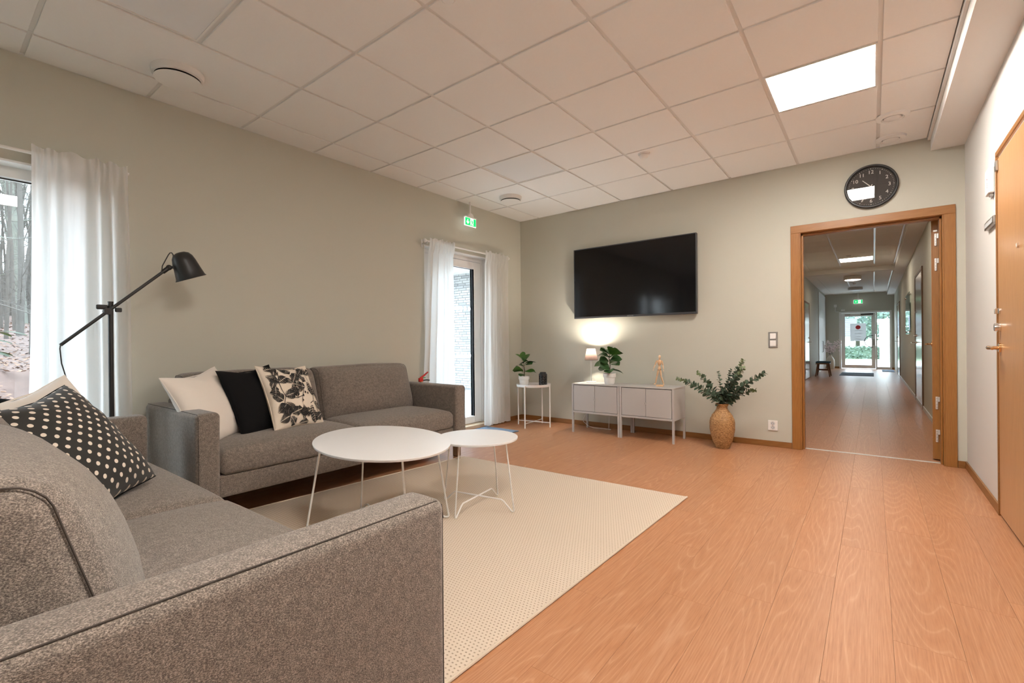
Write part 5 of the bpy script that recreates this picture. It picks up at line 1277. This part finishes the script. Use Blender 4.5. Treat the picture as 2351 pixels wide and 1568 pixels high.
# ---------------------------------------------------------------- switch, socket, wall devices
t = thing('light_switch', 'double light switch in a steel frame beside the doorway', 'switch', (3.092, 0, 1.063))
g = Geo()
for lo, hi in (((-.041, -.010, -.078), (-.027, 0, .078)), ((.027, -.010, -.078), (.041, 0, .078)), ((-.027, -.010, .064), (.027, 0, .078)), ((-.027, -.010, -.078), (.027, 0, -.064)), ((-.027, -.010, -.007), (.027, 0, .007))): g.rbox(lo, hi, .003)
g.build('frame', 'steel', t)
for z in (-.0355, .0355): Geo().rbox((-.0265, -.013, z - .028), (.0265, 0, z + .028), .003).build('rocker', 'white_plastic', t)
t = thing('wall_socket', 'white double power socket low on the wall beside the doorway', 'socket', (3.084, 0, .212))
Geo().rbox((-.043, -.012, -.050), (.043, 0, .050), .005, 2).build('plate', 'white_plastic', t)
for z in (.020, -.020):
    s_ = Geo().lathe([(.0, .0008), (.0165, .0008), (.0175, .0028), (.0185, .0028), (.019, .0)], n=24, close=False).xf(frame_mat((0, -.0118, z), (1, 0, 0), (0, 0, 1), (0, -1, 0))).build('outlet', 'paper_grey', t)
    g = Geo()
    for x in (-.0085, .0085): g.cyl((x, -.0127, z), (x, -.0135, z), .0028, 8)
    g.build('pin_hole', 'black_plastic', s_)
    bx('earth_clip', (-.002, -.0142, z + .010), (.002, -.0127, z + .016), 'brass', s_)
    bx('earth_clip', (-.002, -.0142, z - .016), (.002, -.0127, z - .010), 'brass', s_)
t = thing('name_plate', 'steel name plate holder on the white wall beside the door', 'name plate', (W, -1.125, 1.775))
Geo().rbox((-.022, -.142, -.024), (0, .142, .024), .004).build('holder', 'steel', t); bx('insert', (-.0232, -.12, -.014), (-.0222, .12, .014), 'seal_grey', t)
t = thing('alarm_unit', 'small white alarm unit on the white wall above the name plate', 'alarm', (W, -1.12, 2.035))
Geo().rbox((-.028, -.060, -.080), (0, .060, .080), .008, 2).build('case', 'white_plastic', t)
Geo().cyl((-.0285, -.02, .012), (-.0295, -.02, .012), .004, 8).build('indicator', 'paper_red', t)
for k in range(3): bx('sound_slot', (-.0290, -.032, -.040 + k * .012), (-.0281, -.008, -.036 + k * .012), 'seal_grey', t)
Geo().rbox((-.020, -.040, -.100), (-.001, -.004, -.0805), .004).build('bracket', 'steel', t)

# ---------------------------------------------------------------- ceiling fittings
def vent(x, y, r, label):
    t = thing('ceiling_vent', label, 'vent', (x, y, H), 0, 'round supply air vents')
    Geo().lathe([(r * .90, -.040), (r, -.034), (r * 1.02, -.010), (r * 1.03, 0)], n=48, close=False).build('collar', 'white_metal', t)
    Geo().lathe([(r * .90, -.0402), (r * .84, -.030), (0, -.030)], n=48, close=False).build('throat', 'dark_gap', t)
    Geo().lathe([(0, -.058), (r * .80, -.058), (r * .93, -.054), (r * .93, -.051), (0, -.050)], n=48, close=False).build('disc', 'white_metal', t)
vent(.505, -4.27, .135, 'white round air vent set in the long tile over the sofas')
vent(.575, -.975, .125, 'white round air vent near the unlit panel in the far corner')
def valve(x, y, label):
    t = thing('exhaust_valve', label, 'vent', (x, y, H), 0, 'round exhaust valves by the soffit')
    Geo().lathe([(.060, -.012), (.070, -.022), (.098, -.014), (.103, 0)], n=40, close=False).build('ring', 'white_plastic', t)
    Geo().lathe([(0, -.026), (.045, -.025), (.055, -.020), (.050, -.008), (0, -.006)], n=36, close=False).build('cone', 'white_plastic', t)
    Geo().lathe([(.0605, -.0118), (.05, -.002), (0, -.002)], n=30, close=False).build('throat', 'seal_grey', t)
valve(4.0, -.695, 'round white exhaust valve further from the clock wall'); valve(4.0, -.20, 'round white exhaust valve close to the clock wall')
detector('smoke_detector', 2.262, -1.205, H, .052, 'small white smoke detector among the tiles above the television')
detector('smoke_detector', 2.28, -3.70, H, .060, 'white smoke detector above the coffee tables')

# ---------------------------------------------------------------- by the terrace door
t = thing('fire_extinguisher', 'red fire extinguisher on the wall behind the sofa end', 'extinguisher', (.13, -1.975, 0))
Geo().lathe([(.0, .10), (.055, .10), (.062, .115), (.062, .50), (.055, .555), (.03, .595), (.018, .605), (.018, .63), (0, .63)], n=28, close=False).build('cylinder', 'red_paint', t)
Geo().cyl((0, 0, .625), (0, 0, .66), .017, 14).build('valve', 'brass', t)
Geo().rbox((-.014, -.03, .655), (.014, .02, .695), .006, 2).build('valve_head', 'red_paint', t)
Geo().tube([(0, -.01, .692), (0, .035, .715), (0, .095, .752)], [.011, .011, .008], 8).build('lever', 'red_paint', t)
Geo().tube([(0, .01, .668), (0, .08, .670), (0, .118, .664)], [.007, .006, .006], 8).build('carry_handle', 'black_metal', t)
bx('safety_seal', (-.004, .012, .690), (.004, .058, .698), 'green_plastic', t)
Geo().tube([(.02, 0, .645), (.06, .02, .62), (.075, .02, .45), (.07, .01, .2)], .008, 8).build('hose', 'rubber', t)
Geo().rbox((-.129, -.03, .30), (-.065, .03, .33), .003).rbox((-.1295, -.04, .25), (-.124, .04, .45), .002).build('wall_bracket', 'steel', t)
tag(Geo().rbox((.05, -1.55, 0), (.55, -.82, .012), .004).build('door_mat', 'doormat'), 'blue grey door mat before the glazed terrace door', 'mat')

# ---------------------------------------------------------------- palm by the window
t = thing('potted_palm', 'green palm in a pot beside the forest window', 'plant', (.42, -5.68, 0))
Geo().lathe([(0, 0), (.13, 0), (.17, .28), (.175, .30), (.16, .30), (.155, .27), (0, .26)], n=28, close=False).build('pot', 'pot_white', t)
Geo().lathe([(.154, .262), (0, .268)], n=20, close=False).build('soil', 'soil', t)
rr = random.Random(6)
for k in range(9):
    az = 2 * pi * k / 9 + rr.uniform(-.2, .2); ln = rr.uniform(.75, 1.0); out = rr.uniform(.28, .52)
    if k == 2: az, ln, out = 1.62, 1.0, .62
    if k == 3: az, ln, out = 1.45, .9, .58
    d = Vector((cos(az), sin(az), 0)); pts = [Vector((0, 0, .25)) + d * out * f ** 1.6 + Vector((0, 0, ln * f - .10 * f ** 3)) for f in [i / 8 for i in range(9)]]
    fr = Geo().tube(pts, [.008 - .0006 * i for i in range(9)], 6).build('frond_stem', 'stem_green', t)
    for i in range(11):
        f = .42 + .055 * i; j = min(7, int(f * 8)); p = pts[j].lerp(pts[j + 1], f * 8 - j); tg = (pts[j + 1] - pts[j]).normalized(); sd = tg.cross(Vector((0, 0, 1))).normalized()
        for s_ in (1, -1):
            yv = (sd * s_ * .8 + tg * .7 + Vector((0, 0, -.25))).normalized(); xv = yv.cross(Vector((0, 0, 1))).normalized(); zv = xv.cross(yv)
            if (k, i) == (0, 0) and s_ == 1:
                pm_leaf = leaf_geo(.24, .016, .25, .2, 0).mesh('leaflet', 80, False); pm_leaf.materials.append(MATS['leaf_light'])
            q = put('leaflet', pm_leaf, None, fr); q.matrix_local = frame_mat(p, xv, yv, zv)
